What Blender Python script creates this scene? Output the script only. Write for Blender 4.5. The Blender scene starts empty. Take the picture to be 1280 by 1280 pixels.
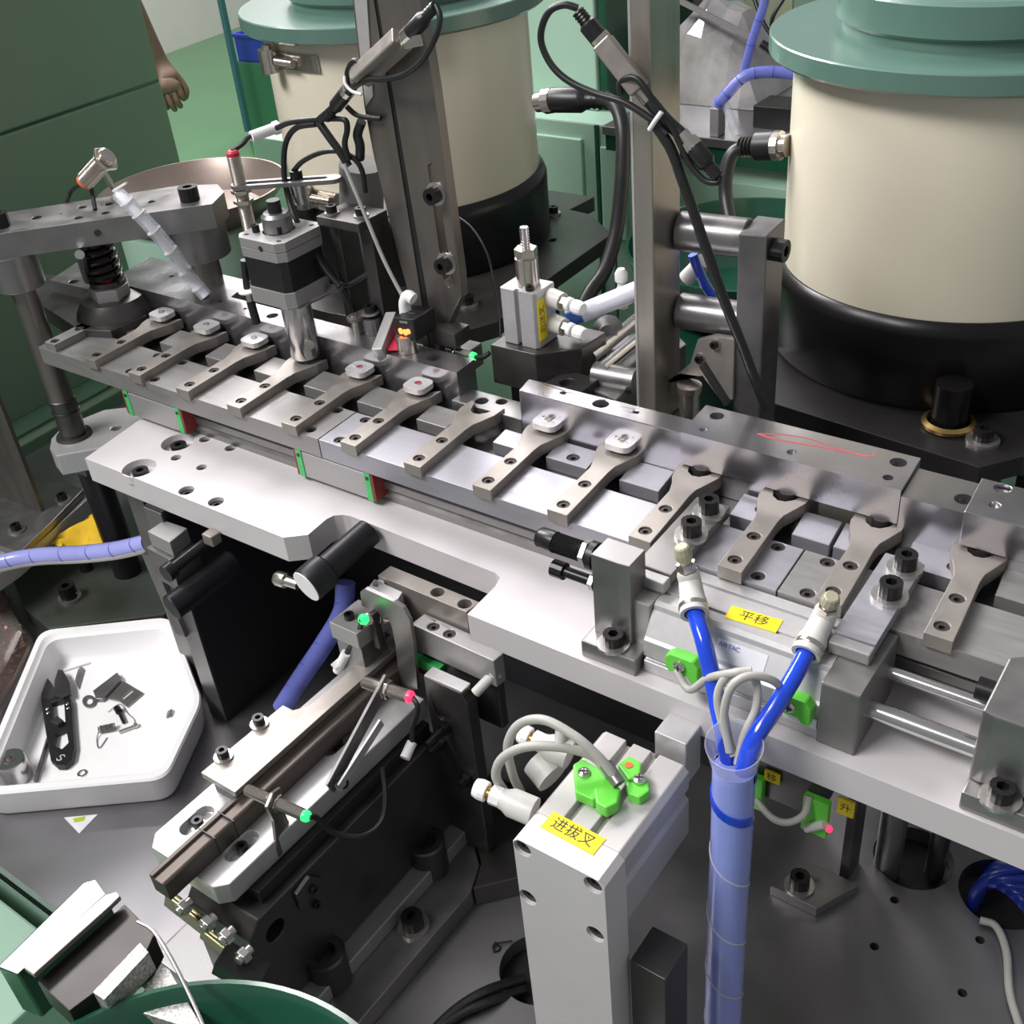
import bpy, bmesh, math, random
from mathutils import Vector, Matrix
from mathutils.geometry import tessellate_polygon
random.seed(7)
S = 0.001                       # everything below is authored in millimetres
scn = bpy.context.scene
COL = scn.collection

# ------------------------------------------------------------------ camera
CAM_C = Vector((737.58, -403.66, 338.207))
FPX = 1404.236
R3 = ((0.8126267923648609, 0.5767096155330861, -0.0839268472092044),
      (0.2724786218813474, -0.5032805346449283, -0.8200390869130304),
      (-0.5151631750702284, 0.6435174611455349, -0.5661202877943574))
cam = bpy.data.cameras.new('camera')
cam_o = bpy.data.objects.new('camera', cam)
COL.objects.link(cam_o)
cam.sensor_width = 36.0
cam.lens = 36.0 * FPX / 1280.0
cam.clip_start = 0.01
cam.clip_end = 50
right, down, fwd = Vector(R3[0]), Vector(R3[1]), Vector(R3[2])
m4 = Matrix((right, -down, -fwd)).transposed().to_4x4()
m4.translation = CAM_C * S
cam_o.matrix_world = m4
scn.camera = cam_o

# ------------------------------------------------------------------ light
scn.view_settings.view_transform = 'Standard'
scn.view_settings.look = 'None'
scn.view_settings.gamma = 1.0
scn.view_settings.use_curve_mapping = False
scn.view_settings.exposure = 0.25
world = bpy.data.worlds.new('workshop_air')
scn.world = world
world.use_nodes = True
world.node_tree.nodes['Background'].inputs[0].default_value = (0.84, 0.86, 0.87, 1)
world.node_tree.nodes['Background'].inputs[1].default_value = 0.27
def area(name, loc, target, sx, sy, power, col=(1.0, 0.97, 0.96)):
    l = bpy.data.lights.new(name, 'AREA')
    l.shape = 'RECTANGLE'; l.size = sx; l.size_y = sy; l.energy = power; l.color = col
    o = bpy.data.objects.new(name, l); COL.objects.link(o)
    o.location = loc
    d = Vector(target) - Vector(loc)
    o.rotation_euler = d.to_track_quat('-Z', 'Y').to_euler()
    return o
area('ceiling_lamp_left', (-1.9, 1.5, 2.1), (0.2, 0.1, 0.0), 2.4, 1.1, 118, (1.0, 0.965, 0.97))
area('front_fill', (-0.5, -1.3, 1.9), (0.3, 0.0, 0.0), 1.4, 0.5, 56, (1.0, 0.98, 0.97))  # added fill light to brighten the front-facing surfaces
area('ceiling_lamp_side', (-2.3, 0.45, 2.1), (-1.2, 0.1, 0.0), 0.8, 1.4, 85, (1.0, 0.965, 0.98))
area('ceiling_lamp_far', (-3.2, 3.8, 1.9), (-3.0, 3.8, -1.0), 1.5, 1.5, 70)

# ------------------------------------------------------------------ helpers
def G(u, v, x=None, y=None, z=None):
    """point seen in direction (u, v) on the world plane x, y or z = value (mm)"""
    d = right * ((u - 640) / FPX) + down * ((v - 640) / FPX) + fwd
    a, val = (0, x) if x is not None else ((1, y) if y is not None else (2, z))
    return CAM_C + d * ((val - CAM_C[a]) / d[a])
def G2(u, v, z):
    p = G(u, v, z=z); return (p.x, p.y)
def poly(z, *uv):
    return [G2(u, v, z) for u, v in uv]
V = Vector

class MB:
    def __init__(s):
        s.v = []; s.f = []; s.sm = []
    def add(s, vs, fs, smooth=False):
        b = len(s.v)
        s.v += [tuple(p) for p in vs]
        s.f += [tuple(i + b for i in f) for f in fs]
        s.sm += [smooth] * len(fs)
        return s
    def box(s, x0, x1, y0, y1, z0, z1):
        vs = [(x, y, z) for z in (z0, z1) for y in (y0, y1) for x in (x0, x1)]
        return s.add(vs, [(0, 2, 3, 1), (4, 5, 7, 6), (0, 1, 5, 4), (2, 6, 7, 3), (0, 4, 6, 2), (1, 3, 7, 5)])
    def obox(s, c, size, m=None):
        m = m or Matrix.Identity(3)
        c = Vector(c); a, b, d = [q / 2 for q in size]
        vs = [c + m @ Vector((x, y, z)) for z in (-d, d) for y in (-b, b) for x in (-a, a)]
        return s.add(vs, [(0, 2, 3, 1), (4, 5, 7, 6), (0, 1, 5, 4), (2, 6, 7, 3), (0, 4, 6, 2), (1, 3, 7, 5)])
    def beam(s, p0, p1, w, h, up=(0, 0, 1)):
        """box from p0 to p1, w across, h along up"""
        p0, p1 = Vector(p0), Vector(p1)
        x = (p1 - p0).normalized(); y = Vector(up).cross(x).normalized(); z = x.cross(y)
        m = Matrix((x, y, z)).transposed()
        return s.obox((p0 + p1) / 2, ((p1 - p0).length, w, h), m)
    def prism(s, outline, z0, z1, holes=(), frame=None, hn=20, blind=None):
        """extruded outline with round / polygon holes; frame = (origin, U, V) with W = UxV.
        blind: depth of the holes (None = through)"""
        ar = sum(outline[i][0] * outline[(i + 1) % len(outline)][1] - outline[(i + 1) % len(outline)][0] * outline[i][1] for i in range(len(outline)))
        if ar < 0: outline = outline[::-1]
        loops = [[(p[0], p[1]) for p in outline]]
        for h in holes:
            if len(h) == 3 and not hasattr(h[0], '__len__'):
                x, y, r = h
                loops.append([(x + r * math.cos(-2 * math.pi * i / hn), y + r * math.sin(-2 * math.pi * i / hn)) for i in range(hn)])
            else:
                a2 = sum(h[i][0] * h[(i + 1) % len(h)][1] - h[(i + 1) % len(h)][0] * h[i][1] for i in range(len(h)))
                loops.append(list(h)[::-1] if a2 > 0 else list(h))
        tris = tessellate_polygon([[Vector((p[0], p[1], 0)) for p in l] for l in loops])
        flat = [p for l in loops for p in l]
        n = len(flat)
        if frame:
            O, U_, V_ = [Vector(q) for q in frame]; W_ = U_.cross(V_)
            T = lambda x, y, z: O + U_ * x + V_ * y + W_ * z
        else:
            T = lambda x, y, z: Vector((x, y, z))
        vs = [T(p[0], p[1], z1) for p in flat] + [T(p[0], p[1], z0) for p in flat]
        fs = []
        nh0 = len(loops[0])
        for t in tris:
            a, b, c = [Vector((*flat[i], 0)) for i in t]
            t = t if (b - a).cross(c - a).z > 0 else t[::-1]
            fs.append(tuple(t))
            if blind is None: fs.append(tuple(i + n for i in t[::-1]))
        if blind is not None:
            fs.append(tuple(n + i for i in range(nh0))[::-1])
        b = 0
        for li, l in enumerate(loops):
            k = len(l)
            if li == 0 or blind is None:
                for i in range(k):
                    j = (i + 1) % k
                    fs.append((b + i, b + i + n, b + j + n, b + j))
            b += k
        if blind is not None:
            b = nh0
            for l in loops[1:]:
                k = len(l); base = len(vs)
                vs += [T(p[0], p[1], z1 - blind) for p in l]
                for i in range(k):
                    j = (i + 1) % k
                    fs.append((b + i, base + i, base + j, b + j))
                fs.append(tuple(base + i for i in range(k))[::-1])
                b += k
        return s.add(vs, fs)
    def cyl(s, p0, p1, r0, r1=None, n=24, caps=True, smooth=True):
        r1 = r0 if r1 is None else r1
        p0, p1 = Vector(p0), Vector(p1)
        d = (p1 - p0).normalized()
        a = d.orthogonal().normalized(); b = d.cross(a)
        ring = lambda p, r: [p + (a * math.cos(2 * math.pi * i / n) + b * math.sin(2 * math.pi * i / n)) * r for i in range(n)]
        s.add(ring(p0, r0) + ring(p1, r1), [(i, (i + 1) % n, (i + 1) % n + n, i + n) for i in range(n)], smooth)
        if caps:
            s.add(ring(p0, r0), [tuple(range(n))[::-1]]); s.add(ring(p1, r1), [tuple(range(n))])
        return s
    def lathe(s, prof, c=(0, 0, 0), axis=(0, 0, 1), n=32, smooth=True):
        """prof [(r, h)...] bottom to top outside; sharp corners kept by splitting"""
        c = Vector(c); d = Vector(axis).normalized()
        a = Vector((1, 0, 0)) if abs(d.z) > .99 else d.orthogonal().normalized()
        b = d.cross(a)
        for (r0, h0), (r1, h1) in zip(prof, prof[1:]):
            if abs(r0) < 1e-6 and abs(r1) < 1e-6: continue
            ring = lambda r, h: [c + d * h + (a * math.cos(2 * math.pi * i / n) + b * math.sin(2 * math.pi * i / n)) * r for i in range(n)]
            if abs(r0) < 1e-6:
                s.add(ring(r1, h1), [tuple(range(n))[::-1]])
            elif abs(r1) < 1e-6:
                s.add(ring(r0, h0), [tuple(range(n))])
            else:
                s.add(ring(r0, h0) + ring(r1, h1), [(i, (i + 1) % n, (i + 1) % n + n, i + n) for i in range(n)], smooth)
        return s
    def tube(s, pts, r, n=10, sub=6, smooth=True, closed=False):
        pts = [Vector(p) for p in pts]
        P = catmull(pts, sub) if sub > 1 and len(pts) > 2 else pts
        rr = r if callable(r) else (lambda t: r)
        rings = []; T = (P[1] - P[0]).normalized(); a = T.orthogonal().normalized()
        for i, p in enumerate(P):
            t = ((P[min(i + 1, len(P) - 1)] - P[max(i - 1, 0)])).normalized()
            a = (a - t * a.dot(t)).normalized(); b = t.cross(a)
            q = rr(i / (len(P) - 1))
            rings.append([p + (a * math.cos(2 * math.pi * k / n) + b * math.sin(2 * math.pi * k / n)) * q for k in range(n)])
        vs = [v for r_ in rings for v in r_]
        fs = [(i * n + k, i * n + (k + 1) % n, (i + 1) * n + (k + 1) % n, (i + 1) * n + k) for i in range(len(P) - 1) for k in range(n)]
        s.add(vs, fs, smooth)
        s.add(rings[0], [tuple(range(n))[::-1]]); s.add(rings[-1], [tuple(range(n))])
        return s
    def ball(s, c, r, n=14, sq=(1, 1, 1)):
        c = Vector(c); m = n // 2
        vs = [c + Vector((0, 0, r * sq[2]))]
        for i in range(1, m):
            th = math.pi * i / m
            for k in range(n):
                ph = 2 * math.pi * k / n
                vs.append(c + Vector((r * sq[0] * math.sin(th) * math.cos(ph), r * sq[1] * math.sin(th) * math.sin(ph), r * sq[2] * math.cos(th))))
        vs.append(c - Vector((0, 0, r * sq[2])))
        fs = [(0, 1 + k, 1 + (k + 1) % n) for k in range(n)]
        for i in range(m - 2):
            for k in range(n):
                a = 1 + i * n; fs.append((a + k, a + n + k, a + n + (k + 1) % n, a + (k + 1) % n))
        a = 1 + (m - 2) * n
        fs += [(len(vs) - 1, a + (k + 1) % n, a + k) for k in range(n)]
        return s.add(vs, fs, True)

def catmull(pts, sub):
    out = []
    q = [pts[0] * 2 - pts[1]] + pts + [pts[-1] * 2 - pts[-2]]
    for i in range(1, len(q) - 2):
        a, b, c, d = q[i - 1:i + 3]
        for k in range(sub):
            t = k / sub
            out.append(.5 * ((2 * b) + (c - a) * t + (2 * a - 5 * b + 4 * c - d) * t * t + (3 * b - a - 3 * c + d) * t ** 3))
    out.append(pts[-1]); return out

MW = {}
def mesh_from(mb, name, mat, inv=None, off=None):
    me = bpy.data.meshes.new(name)
    vs = [Vector(p) for p in mb.v]
    if off is not None: vs = [p - off for p in vs]
    if inv is not None: vs = [inv @ p for p in vs]
    me.from_pydata([p * S for p in vs], [], mb.f)
    bm = bmesh.new(); bm.from_mesh(me)
    for f, sm in zip(bm.faces, mb.sm): f.smooth = sm
    bmesh.ops.remove_doubles(bm, verts=bm.verts, dist=1e-6)
    bmesh.ops.recalc_face_normals(bm, faces=bm.faces)
    lim = math.radians(38)
    for e in bm.edges:
        if len(e.link_faces) == 2 and e.calc_face_angle(0) > lim: e.smooth = False
    bm.to_mesh(me); bm.free()
    me.materials.append(mat)
    return me
def bev(o, w=.5, seg=2):
    m = o.modifiers.new('bevel', 'BEVEL'); m.width = w * S; m.segments = seg
    m.limit_method = 'ANGLE'; m.angle_limit = math.radians(40); m.harden_normals = False
    return o
def thing(name, label, cat, loc=(0, 0, 0), rz=0, group=None, rot=None):
    o = bpy.data.objects.new(name, None); COL.objects.link(o)
    o.empty_display_size = .01
    R = (rot or Matrix.Rotation(rz, 3, 'Z'))
    o.location = Vector(loc) * S; o.rotation_euler = R.to_euler()
    o['label'] = label; o['category'] = cat
    if group: o['group'] = group
    MW[o.name] = Matrix.Translation(Vector(loc)) @ R.to_4x4()
    return o
def part(name, mb, mat, parent, bevel=0, local=False, label=None, kind=None):
    """a mesh part; mb in world mm unless local. Sub-parts: parent is itself a part (same origin as its thing)"""
    M = MW[parent.name]
    me = mesh_from(mb, name, mat, None if local else M.inverted())
    o = bpy.data.objects.new(name, me); COL.objects.link(o); o.parent = parent
    MW[o.name] = M
    if bevel: bev(o, bevel)
    if label: o['label'] = label
    if kind: o['kind'] = kind
    return o
def single(name, mb, mat, label, cat, bevel=0, group=None, kind=None, org=None):
    vs = [Vector(p) for p in mb.v]
    lo = Vector([min(p[i] for p in vs) for i in range(3)]); hi = Vector([max(p[i] for p in vs) for i in range(3)])
    c = Vector(org) if org is not None else Vector(((lo.x + hi.x) / 2, (lo.y + hi.y) / 2, lo.z))
    me = mesh_from(mb, name, mat, off=c)
    o = bpy.data.objects.new(name, me); COL.objects.link(o); o.location = c * S
    MW[o.name] = Matrix.Translation(c)
    if label: o['label'] = label
    if cat: o['category'] = cat
    if group: o['group'] = group
    if kind: o['kind'] = kind
    if bevel: bev(o, bevel)
    return o
def copy_tree(o, parent=None):
    c = o.copy(); COL.objects.link(c)
    if parent: c.parent = parent
    MW[c.name] = MW[o.name].copy()
    for ch in list(o.children): copy_tree(ch, c)
    return c
def inst(name, me, parent, pos, axis=(0, 0, 1), spin=0, label=None, bevel=0):
    """shared mesh placed at pos (world mm) under parent, its z along axis"""
    q = Vector(axis).to_track_quat('Z', 'Y').to_matrix() @ Matrix.Rotation(spin, 3, 'Z')
    Mw = Matrix.Translation(Vector(pos)) @ q.to_4x4()
    Ml = MW[parent.name].inverted() @ Mw
    o = bpy.data.objects.new(name, me); COL.objects.link(o); o.parent = parent
    o.location = Ml.translation * S; o.rotation_euler = Ml.to_3x3().to_euler()
    MW[o.name] = Mw
    if label: o['label'] = label
    return o

# ------------------------------------------------------------------ materials
def mat(name, col, rough=.4, metal=0., var=.08, scale=60, bump=.0, stretch=None, spec=.5, alpha=None, trans=0, emit=None, es=1, coat=0, rvar=.0, dirt=None, dscale=12, dthr=.55):
    m = bpy.data.materials.new(name); m.use_nodes = True
    nt = m.node_tree; b = nt.nodes['Principled BSDF']; L = nt.links
    b.inputs['Roughness'].default_value = rough
    b.inputs['Metallic'].default_value = metal
    b.inputs['Specular IOR Level'].default_value = spec
    if coat: b.inputs['Coat Weight'].default_value = coat; b.inputs['Coat Roughness'].default_value = .12
    if trans: b.inputs['Transmission Weight'].default_value = trans
    if alpha is not None: b.inputs['Alpha'].default_value = alpha
    if emit:
        b.inputs['Emission Color'].default_value = (*emit, 1); b.inputs['Emission Strength'].default_value = es
    tc = nt.nodes.new('ShaderNodeTexCoord'); mp = nt.nodes.new('ShaderNodeMapping')
    L.new(tc.outputs['Object'], mp.inputs[0])
    if stretch: mp.inputs['Scale'].default_value = stretch
    nz = nt.nodes.new('ShaderNodeTexNoise'); nz.inputs['Scale'].default_value = scale; nz.inputs['Detail'].default_value = 4
    L.new(mp.outputs[0], nz.inputs['Vector'])
    rp = nt.nodes.new('ShaderNodeMapRange'); rp.inputs['From Min'].default_value = .3; rp.inputs['From Max'].default_value = .7
    rp.inputs['To Min'].default_value = 1 - var; rp.inputs['To Max'].default_value = 1 + var
    L.new(nz.outputs['Fac'], rp.inputs['Value'])
    mx = nt.nodes.new('ShaderNodeVectorMath'); mx.operation = 'SCALE'
    mx.inputs[0].default_value = col[:3]; L.new(rp.outputs[0], mx.inputs['Scale'])
    out = mx.outputs[0]
    if dirt:
        n2 = nt.nodes.new('ShaderNodeTexNoise'); n2.inputs['Scale'].default_value = dscale; n2.inputs['Detail'].default_value = 6
        L.new(tc.outputs['Object'], n2.inputs['Vector'])
        r2 = nt.nodes.new('ShaderNodeMapRange'); r2.inputs['From Min'].default_value = dthr; r2.inputs['From Max'].default_value = dthr + .2
        r2.inputs['To Max'].default_value = .8; L.new(n2.outputs['Fac'], r2.inputs['Value'])
        mm = nt.nodes.new('ShaderNodeMix'); mm.data_type = 'RGBA'; L.new(r2.outputs[0], mm.inputs['Factor'])
        L.new(out, mm.inputs['A']); mm.inputs['B'].default_value = (*dirt, 1); out = mm.outputs['Result']
    L.new(out, b.inputs['Base Color'])
    if rvar:
        r3 = nt.nodes.new('ShaderNodeMapRange'); r3.inputs['From Min'].default_value = .3; r3.inputs['From Max'].default_value = .7
        r3.inputs['To Min'].default_value = max(.02, rough - rvar); r3.inputs['To Max'].default_value = rough + rvar
        L.new(nz.outputs['Fac'], r3.inputs['Value']); L.new(r3.outputs[0], b.inputs['Roughness'])
    if bump:
        bp = nt.nodes.new('ShaderNodeBump'); bp.inputs['Strength'].default_value = bump; bp.inputs['Distance'].default_value = .0004
        L.new(nz.outputs['Fac'], bp.inputs['Height']); L.new(bp.outputs[0], b.inputs['Normal'])
    return m
M = {}
M['plate'] = mat('anodised_plate', (.66, .625, .635), .52, .18, .02, 40, 0)
M['fork'] = mat('ground_steel_fork', (.33, .30, .275), .42, .55, .06, 120, .03, rvar=.06)
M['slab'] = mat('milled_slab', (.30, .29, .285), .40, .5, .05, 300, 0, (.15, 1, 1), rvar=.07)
M['slab2'] = mat('milled_slab_lit', (.37, .36, .40), .42, .55, .04, 300, 0, (.15, 1, 1), rvar=.06)  # lighter copy of the slab metal, lamp reflection put into its colour
M['bar'] = mat('polished_bar', (.48, .465, .49), .24, .92, .06, 30, .03, rvar=.06)
M['steel'] = mat('grey_steel', (.26, .25, .25), .36, .8, .08, 60, .03, rvar=.08)
M['darksteel'] = mat('dark_steel', (.095, .09, .088), .38, .75, .12, 50, .03, rvar=.08)
M['chrome'] = mat('chrome', (.62, .61, .61), .2, .95, .03, 60)
M['nickel'] = mat('nickel', (.62, .57, .52), .24, .95, .08, 150)
M['alu'] = mat('bead_blast_aluminium', (.40, .39, .39), .48, .6, .06, 900, .12)
M['alu_bright'] = mat('bright_aluminium', (.52, .51, .515), .42, .5, .04, 300, .04)
M['iron'] = mat('brown_grey_steel', (.20, .18, .165), .36, .75, .12, 80, .04, (1, 1, .2), rvar=.08)
M['screw'] = mat('black_oxide', (.022, .021, .022), .32, .5, .2, 300)
M['hole'] = mat('socket_shadow_steel', (.045, .038, .038), .5, .4, .2, 300)
M['zinc'] = mat('zinc_washer', (.52, .50, .48), .3, .85, .08, 200)
M['black'] = mat('black_plastic', (.012, .012, .013), .38, 0, .2, 200)
M['rubber'] = mat('black_cable', (.014, .014, .015), .42, 0, .15, 200)
M['blackmetal'] = mat('black_anodised', (.012, .011, .015), .42, .3, .15, 90)
M['cream'] = mat('cream_lacquer', (.78, .72, .575), .35, 0, .02, 14, 0, coat=.3)
M['teal'] = mat('green_lacquer', (.10, .19, .155), .3, 0, .05, 20, coat=.5)
M['gloss_black'] = mat('gloss_black_rubber', (.006, .005, .006), .3, 0, .1, 30, 0, spec=.35)
M['floor'] = mat('green_epoxy', (.085, .26, .11), .28, 0, .06, 3, coat=.3)
M['cabinet'] = mat('mint_cabinet', (.38, .57, .45), .45, 0, .03, 8)
M['cab_dark'] = mat('olive_green_panel', (.165, .235, .165), .5, 0, .03, 5)
M['wall'] = mat('white_wall', (.72, .70, .66), .8, 0, .02, 6)
M['table'] = mat('worn_sheet_steel', (.34, .33, .345), .38, .92, .08, 14, 0, rvar=.08)
M['foam'] = mat('white_plastic', (.93, .91, .92), .5, 0, .015, 30)
M['yellow'] = mat('yellow_label', (.85, .66, .01), .5, 0, .03, 60)
M['yellow_cloth'] = mat('yellow_cloth', (.80, .50, .01), .7, 0, .08, 80, .2)
M['ink'] = mat('black_ink', (.02, .02, .02), .6)
M['blueink'] = mat('blue_ink', (.08, .10, .45), .6)
M['whiteink'] = mat('white_print', (.75, .75, .78), .6)
M['green'] = mat('lime_plastic', (.14, .66, .06), .4, 0, .05, 100)
M['tag_green'] = mat('green_endcap', (.06, .48, .14), .4, 0, .05, 100)
M['red'] = mat('dark_red_wiper', (.22, .02, .02), .4)
M['bluetube'] = mat('blue_pu_tube', (.010, .06, .62), .15, 0, .05, 60, coat=.5)
M['greycable'] = mat('grey_cable', (.42, .41, .38), .45)
M['wrap'] = mat('clear_spiral_wrap', (.80, .82, .95), .25, 0, .02, 60, trans=.35, alpha=.38)
M['wrap_blue'] = mat('blue_spiral_wrap', (.22, .26, .78), .3, 0, .05, 60, trans=.2, alpha=.75)
M['fitting'] = mat('light_grey_plastic', (.60, .585, .56), .4, 0, .03, 80)
M['brass'] = mat('brass', (.60, .42, .16), .25, .95, .1, 90)
M['led_green'] = mat('led_green', (.02, .5, .08), .3, emit=(.02, .9, .12), es=2.2)
M['led_red'] = mat('led_red', (.6, .02, .05), .3, emit=(1, .03, .10), es=1.6)
M['led_orange'] = mat('led_orange', (.9, .25, .05), .3, emit=(1, .22, .05), es=2)
M['orange_plain'] = mat('orange_cap', (.75, .16, .06), .4)
M['red_plain'] = mat('crimson_cap', (.55, .02, .06), .4)
M['skin'] = mat('skin', (.13, .08, .055), .55, 0, .05, 30)
M['clear'] = mat('clear_film', (.85, .88, .88), .12, 0, .02, 60, trans=.6, alpha=.28)
M['copper'] = mat('copper_screws', (.20, .09, .055), .35, .7, .4, 200)
M['darkgreen'] = mat('dark_green_lacquer', (.012, .075, .042), .25, 0, .05, 20, coat=.5)
M['bowl'] = mat('pinkish_steel', (.33, .26, .23), .4, .6, .06, 30)
M['shavings'] = mat('metal_grit', (.48, .47, .45), .5, .5, .5, 700, .6)
M['blue_plastic'] = mat('blue_crate', (.02, .05, .45), .4)

# ------------------------------------------------------------------ screws (shared meshes)
CACHE = {}
def cap_mesh(r, h):
    k = ('cap', r, h)
    if k not in CACHE:
        b = MB(); n = 28
        hx = [(r * .52 * math.cos(math.pi / 3 * i), r * .52 * math.sin(math.pi / 3 * i)) for i in range(6)]
        out = [(r * (1.0 if i % 2 else .965) * math.cos(2 * math.pi * i / n), r * (1.0 if i % 2 else .965) * math.sin(2 * math.pi * i / n)) for i in range(n)]
        b.prism(out, 0, h, holes=[hx], blind=h * .6)
        CACHE[k] = mesh_from(b, 'screw', M['screw'])
    return CACHE[k]
def washer_mesh(ro, ri, h):
    k = ('w', ro, ri, h)
    if k not in CACHE:
        b = MB(); b.prism([(ro * math.cos(2 * math.pi * i / 28), ro * math.sin(2 * math.pi * i / 28)) for i in range(28)], 0, h, holes=[(0, 0, ri)])
        CACHE[k] = mesh_from(b, 'washer', M['zinc'])
    return CACHE[k]
def capscrew(parent, pos, r=5, h=6, wr=0, axis=(0, 0, 1), wh=1.2):
    pos = Vector(pos); a = Vector(axis).normalized()
    o = inst('screw', cap_mesh(r, h), parent, pos + a * (wh if wr else 0), axis, spin=random.random())
    if wr and MW[parent.name] is not None:
        ch = parent.parent is not None
        inst('washer', washer_mesh(wr, r * .55, wh), parent, pos, axis)
    return o
def flush_mesh(r):
    """a screw sunk in its hole: bright rim, dark cup, hex socket"""
    k = ('f', r)
    if k not in CACHE:
        b = MB()
        hx = [(r * .5 * math.cos(math.pi / 3 * i), r * .5 * math.sin(math.pi / 3 * i)) for i in range(6)]
        out = [(r * math.cos(2 * math.pi * i / 20), r * math.sin(2 * math.pi * i / 20)) for i in range(20)]
        b.prism(out, -2.5, 0, holes=[hx], blind=2)
        CACHE[k] = mesh_from(b, 'screw', M['hole'])
    return CACHE[k]
def sunk(parent, x, y, z, r, depth=1.2, axis=(0, 0, 1)):
    p = Vector((x, y, z)) - Vector(axis).normalized() * depth
    return inst('screw', flush_mesh(round(r * .9, 2)), parent, p, axis, spin=random.random())
def hexnut(b, c, r, h, axis=(0, 0, 1)):
    return b.cyl(Vector(c), Vector(c) + Vector(axis).normalized() * h, r, n=6, smooth=False)
def threads(b, p0, p1, r, pitch=1.2, n=16):
    p0, p1 = Vector(p0), Vector(p1); L = (p1 - p0).length; k = max(2, int(L / pitch)); prof = []
    for i in range(k):
        prof += [(r * .86, L * i / k), (r, L * (i + .5) / k)]
    prof += [(r * .86, L)]
    b.lathe([(0, 0)] + prof + [(0, L)], p0, p1 - p0, n=n)
    return b
FONT = {}
def textmesh(txt, size, mat_, name='lettering', bold=0):
    cu = bpy.data.curves.new(name, 'FONT'); cu.body = txt; cu.size = size * S; cu.align_x = 'CENTER'; cu.align_y = 'CENTER'
    cu.offset = 0.0; cu.extrude = .03 * S
    o = bpy.data.objects.new(name, cu); COL.objects.link(o)
    dg = bpy.context.evaluated_depsgraph_get(); me = bpy.data.meshes.new_from_object(o.evaluated_get(dg))
    bpy.data.objects.remove(o); bpy.data.curves.remove(cu)
    me.materials.clear(); me.materials.append(mat_); me.name = name
    return me
def text(parent, txt, size, mat_, pos, xdir, ydir, name='lettering', bold=0):
    me = textmesh(txt, size, mat_, name, bold)
    x = Vector(xdir).normalized(); z = x.cross(Vector(ydir)).normalized(); y = z.cross(x)
    R_ = Matrix((x, y, z)).transposed()
    Mw = Matrix.Translation(Vector(pos)) @ R_.to_4x4(); Ml = MW[parent.name].inverted() @ Mw
    o = bpy.data.objects.new(name, me); COL.objects.link(o); o.parent = parent
    o.location = Ml.translation * S; o.rotation_euler = Ml.to_3x3().to_euler(); MW[o.name] = Mw
    return o
def sticker(parent, c, xdir, ydir, w, h, txt, size=4, m='yellow', ink='ink', name='label_sticker', th=.25, bold=.12):
    x = Vector(xdir).normalized(); z = x.cross(Vector(ydir)).normalized(); y = z.cross(x)
    b = MB(); b.obox(Vector(c) + z * th / 2, (w, h, th), Matrix((x, y, z)).transposed())
    o = part(name, b, M[m], parent)
    if txt:
        M0 = MW[o.name]
        text(o, txt, size, M[ink], Vector(c) + z * (th + .06), x, y, bold=bold)
    return o
# ================================================================== main plate and moving beam
ZP = -44.0      # top of the grey base plate
ZT = -255.0     # top of the sheet steel machine table
pl = thing('base_plate', 'wide light grey machined plate with a curved notch in its front edge', 'plate', (300, -40, ZP))
out = poly(ZP, (106, 573), (176, 523.5)) + [(170, 95), (830, 95), (830, -59)]
fr = poly(ZP, (600, 753), (619, 733), (625, 722), (619, 716), (606, 711), (438, 645), (428, 643.5), (417, 644.5), (408, 649), (385, 668.5), (354, 672))
fr[0] = (fr[0][0], -59)
holes = []
hpx = [(222, 553, 11.5), (174, 585, 11.5), (256, 549, 4), (288, 560, 4), (220, 572, 3.6), (252, 584, 3.6), (233, 613, 5.2), (270, 627, 5.2)]
for u, v, r in hpx:
    x, y = G2(u, v, ZP); holes.append((x, y, r))
b = MB(); b.prism(out + fr, ZP - 18, ZP, holes=holes, blind=6, hn=28)
part('plate_body', b, M['plate'], pl, .6)
for (x, y, r) in holes[:2]: capscrew(pl, (x, y, ZP - 6), 5.6, 4.5)
for (x, y, r) in holes[2:]: sunk(pl, x, y, ZP, r, 2.5)

rl = thing('linear_rail', 'long bright steel linear rail lying on the grey plate in front of the beam', 'rail', (300, 8, ZP))
b = MB(); b.prism([(4, 0), (18, 0), (18, 4.5), (16.5, 6.5), (18, 9), (18, 14), (16.5, 15), (5.5, 15), (4, 14), (4, 9), (5.5, 6.5), (4, 4.5)], 0, 765, frame=((60, 0, ZP), (0, 1, 0), (0, 0, 1)))
part('rail_profile', b, M['steel'], rl, .3)
for x in (250, 428):
    b = MB(); b.cyl((x, 11, ZP + 14.6), (x, 11, ZP + 15.4), 3.4, n=16)
    part('rail_plug', b, M['nickel'], rl)
def carriage(x0, x1, lab):
    t = thing('rail_carriage', lab, 'bearing block', ((x0 + x1) / 2, 11, ZP + 3), group='bearing blocks on the linear rail')
    b = MB(); b.prism([(-4.6, 4), (28, 4), (28, 22), (26, 24), (-3, 24), (-4.6, 22)], 0, x1 - x0 - 14, frame=((x0 + 7, 0, ZP), (0, 1, 0), (0, 0, 1)))
    part('carriage_body', b, M['alu'], t, .4)
    for k, xa in enumerate((x0 + 2, x1 - 7)):
        b = MB(); b.box(xa, xa + 5, -5.2, 28.6, ZP + 3.5, ZP + 24)
        e = part('end_cap', b, M['tag_green'], t, .4, label='green end cap')
        b = MB(); b.cyl((xa + 2.5, -5.6, ZP + 20), (xa + 2.5, -4.9, ZP + 20), 1.3, n=12); part('grease_port', b, M['black'], e)
        b = MB(); xs = x0 if k == 0 else x1 - 2
        b.box(xs, xs + 4 - 2, -4.8, 28, ZP + 4, ZP + 23.4); part('end_seal', b, M['red'], t, label='dark red end seal')
    return t
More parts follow.
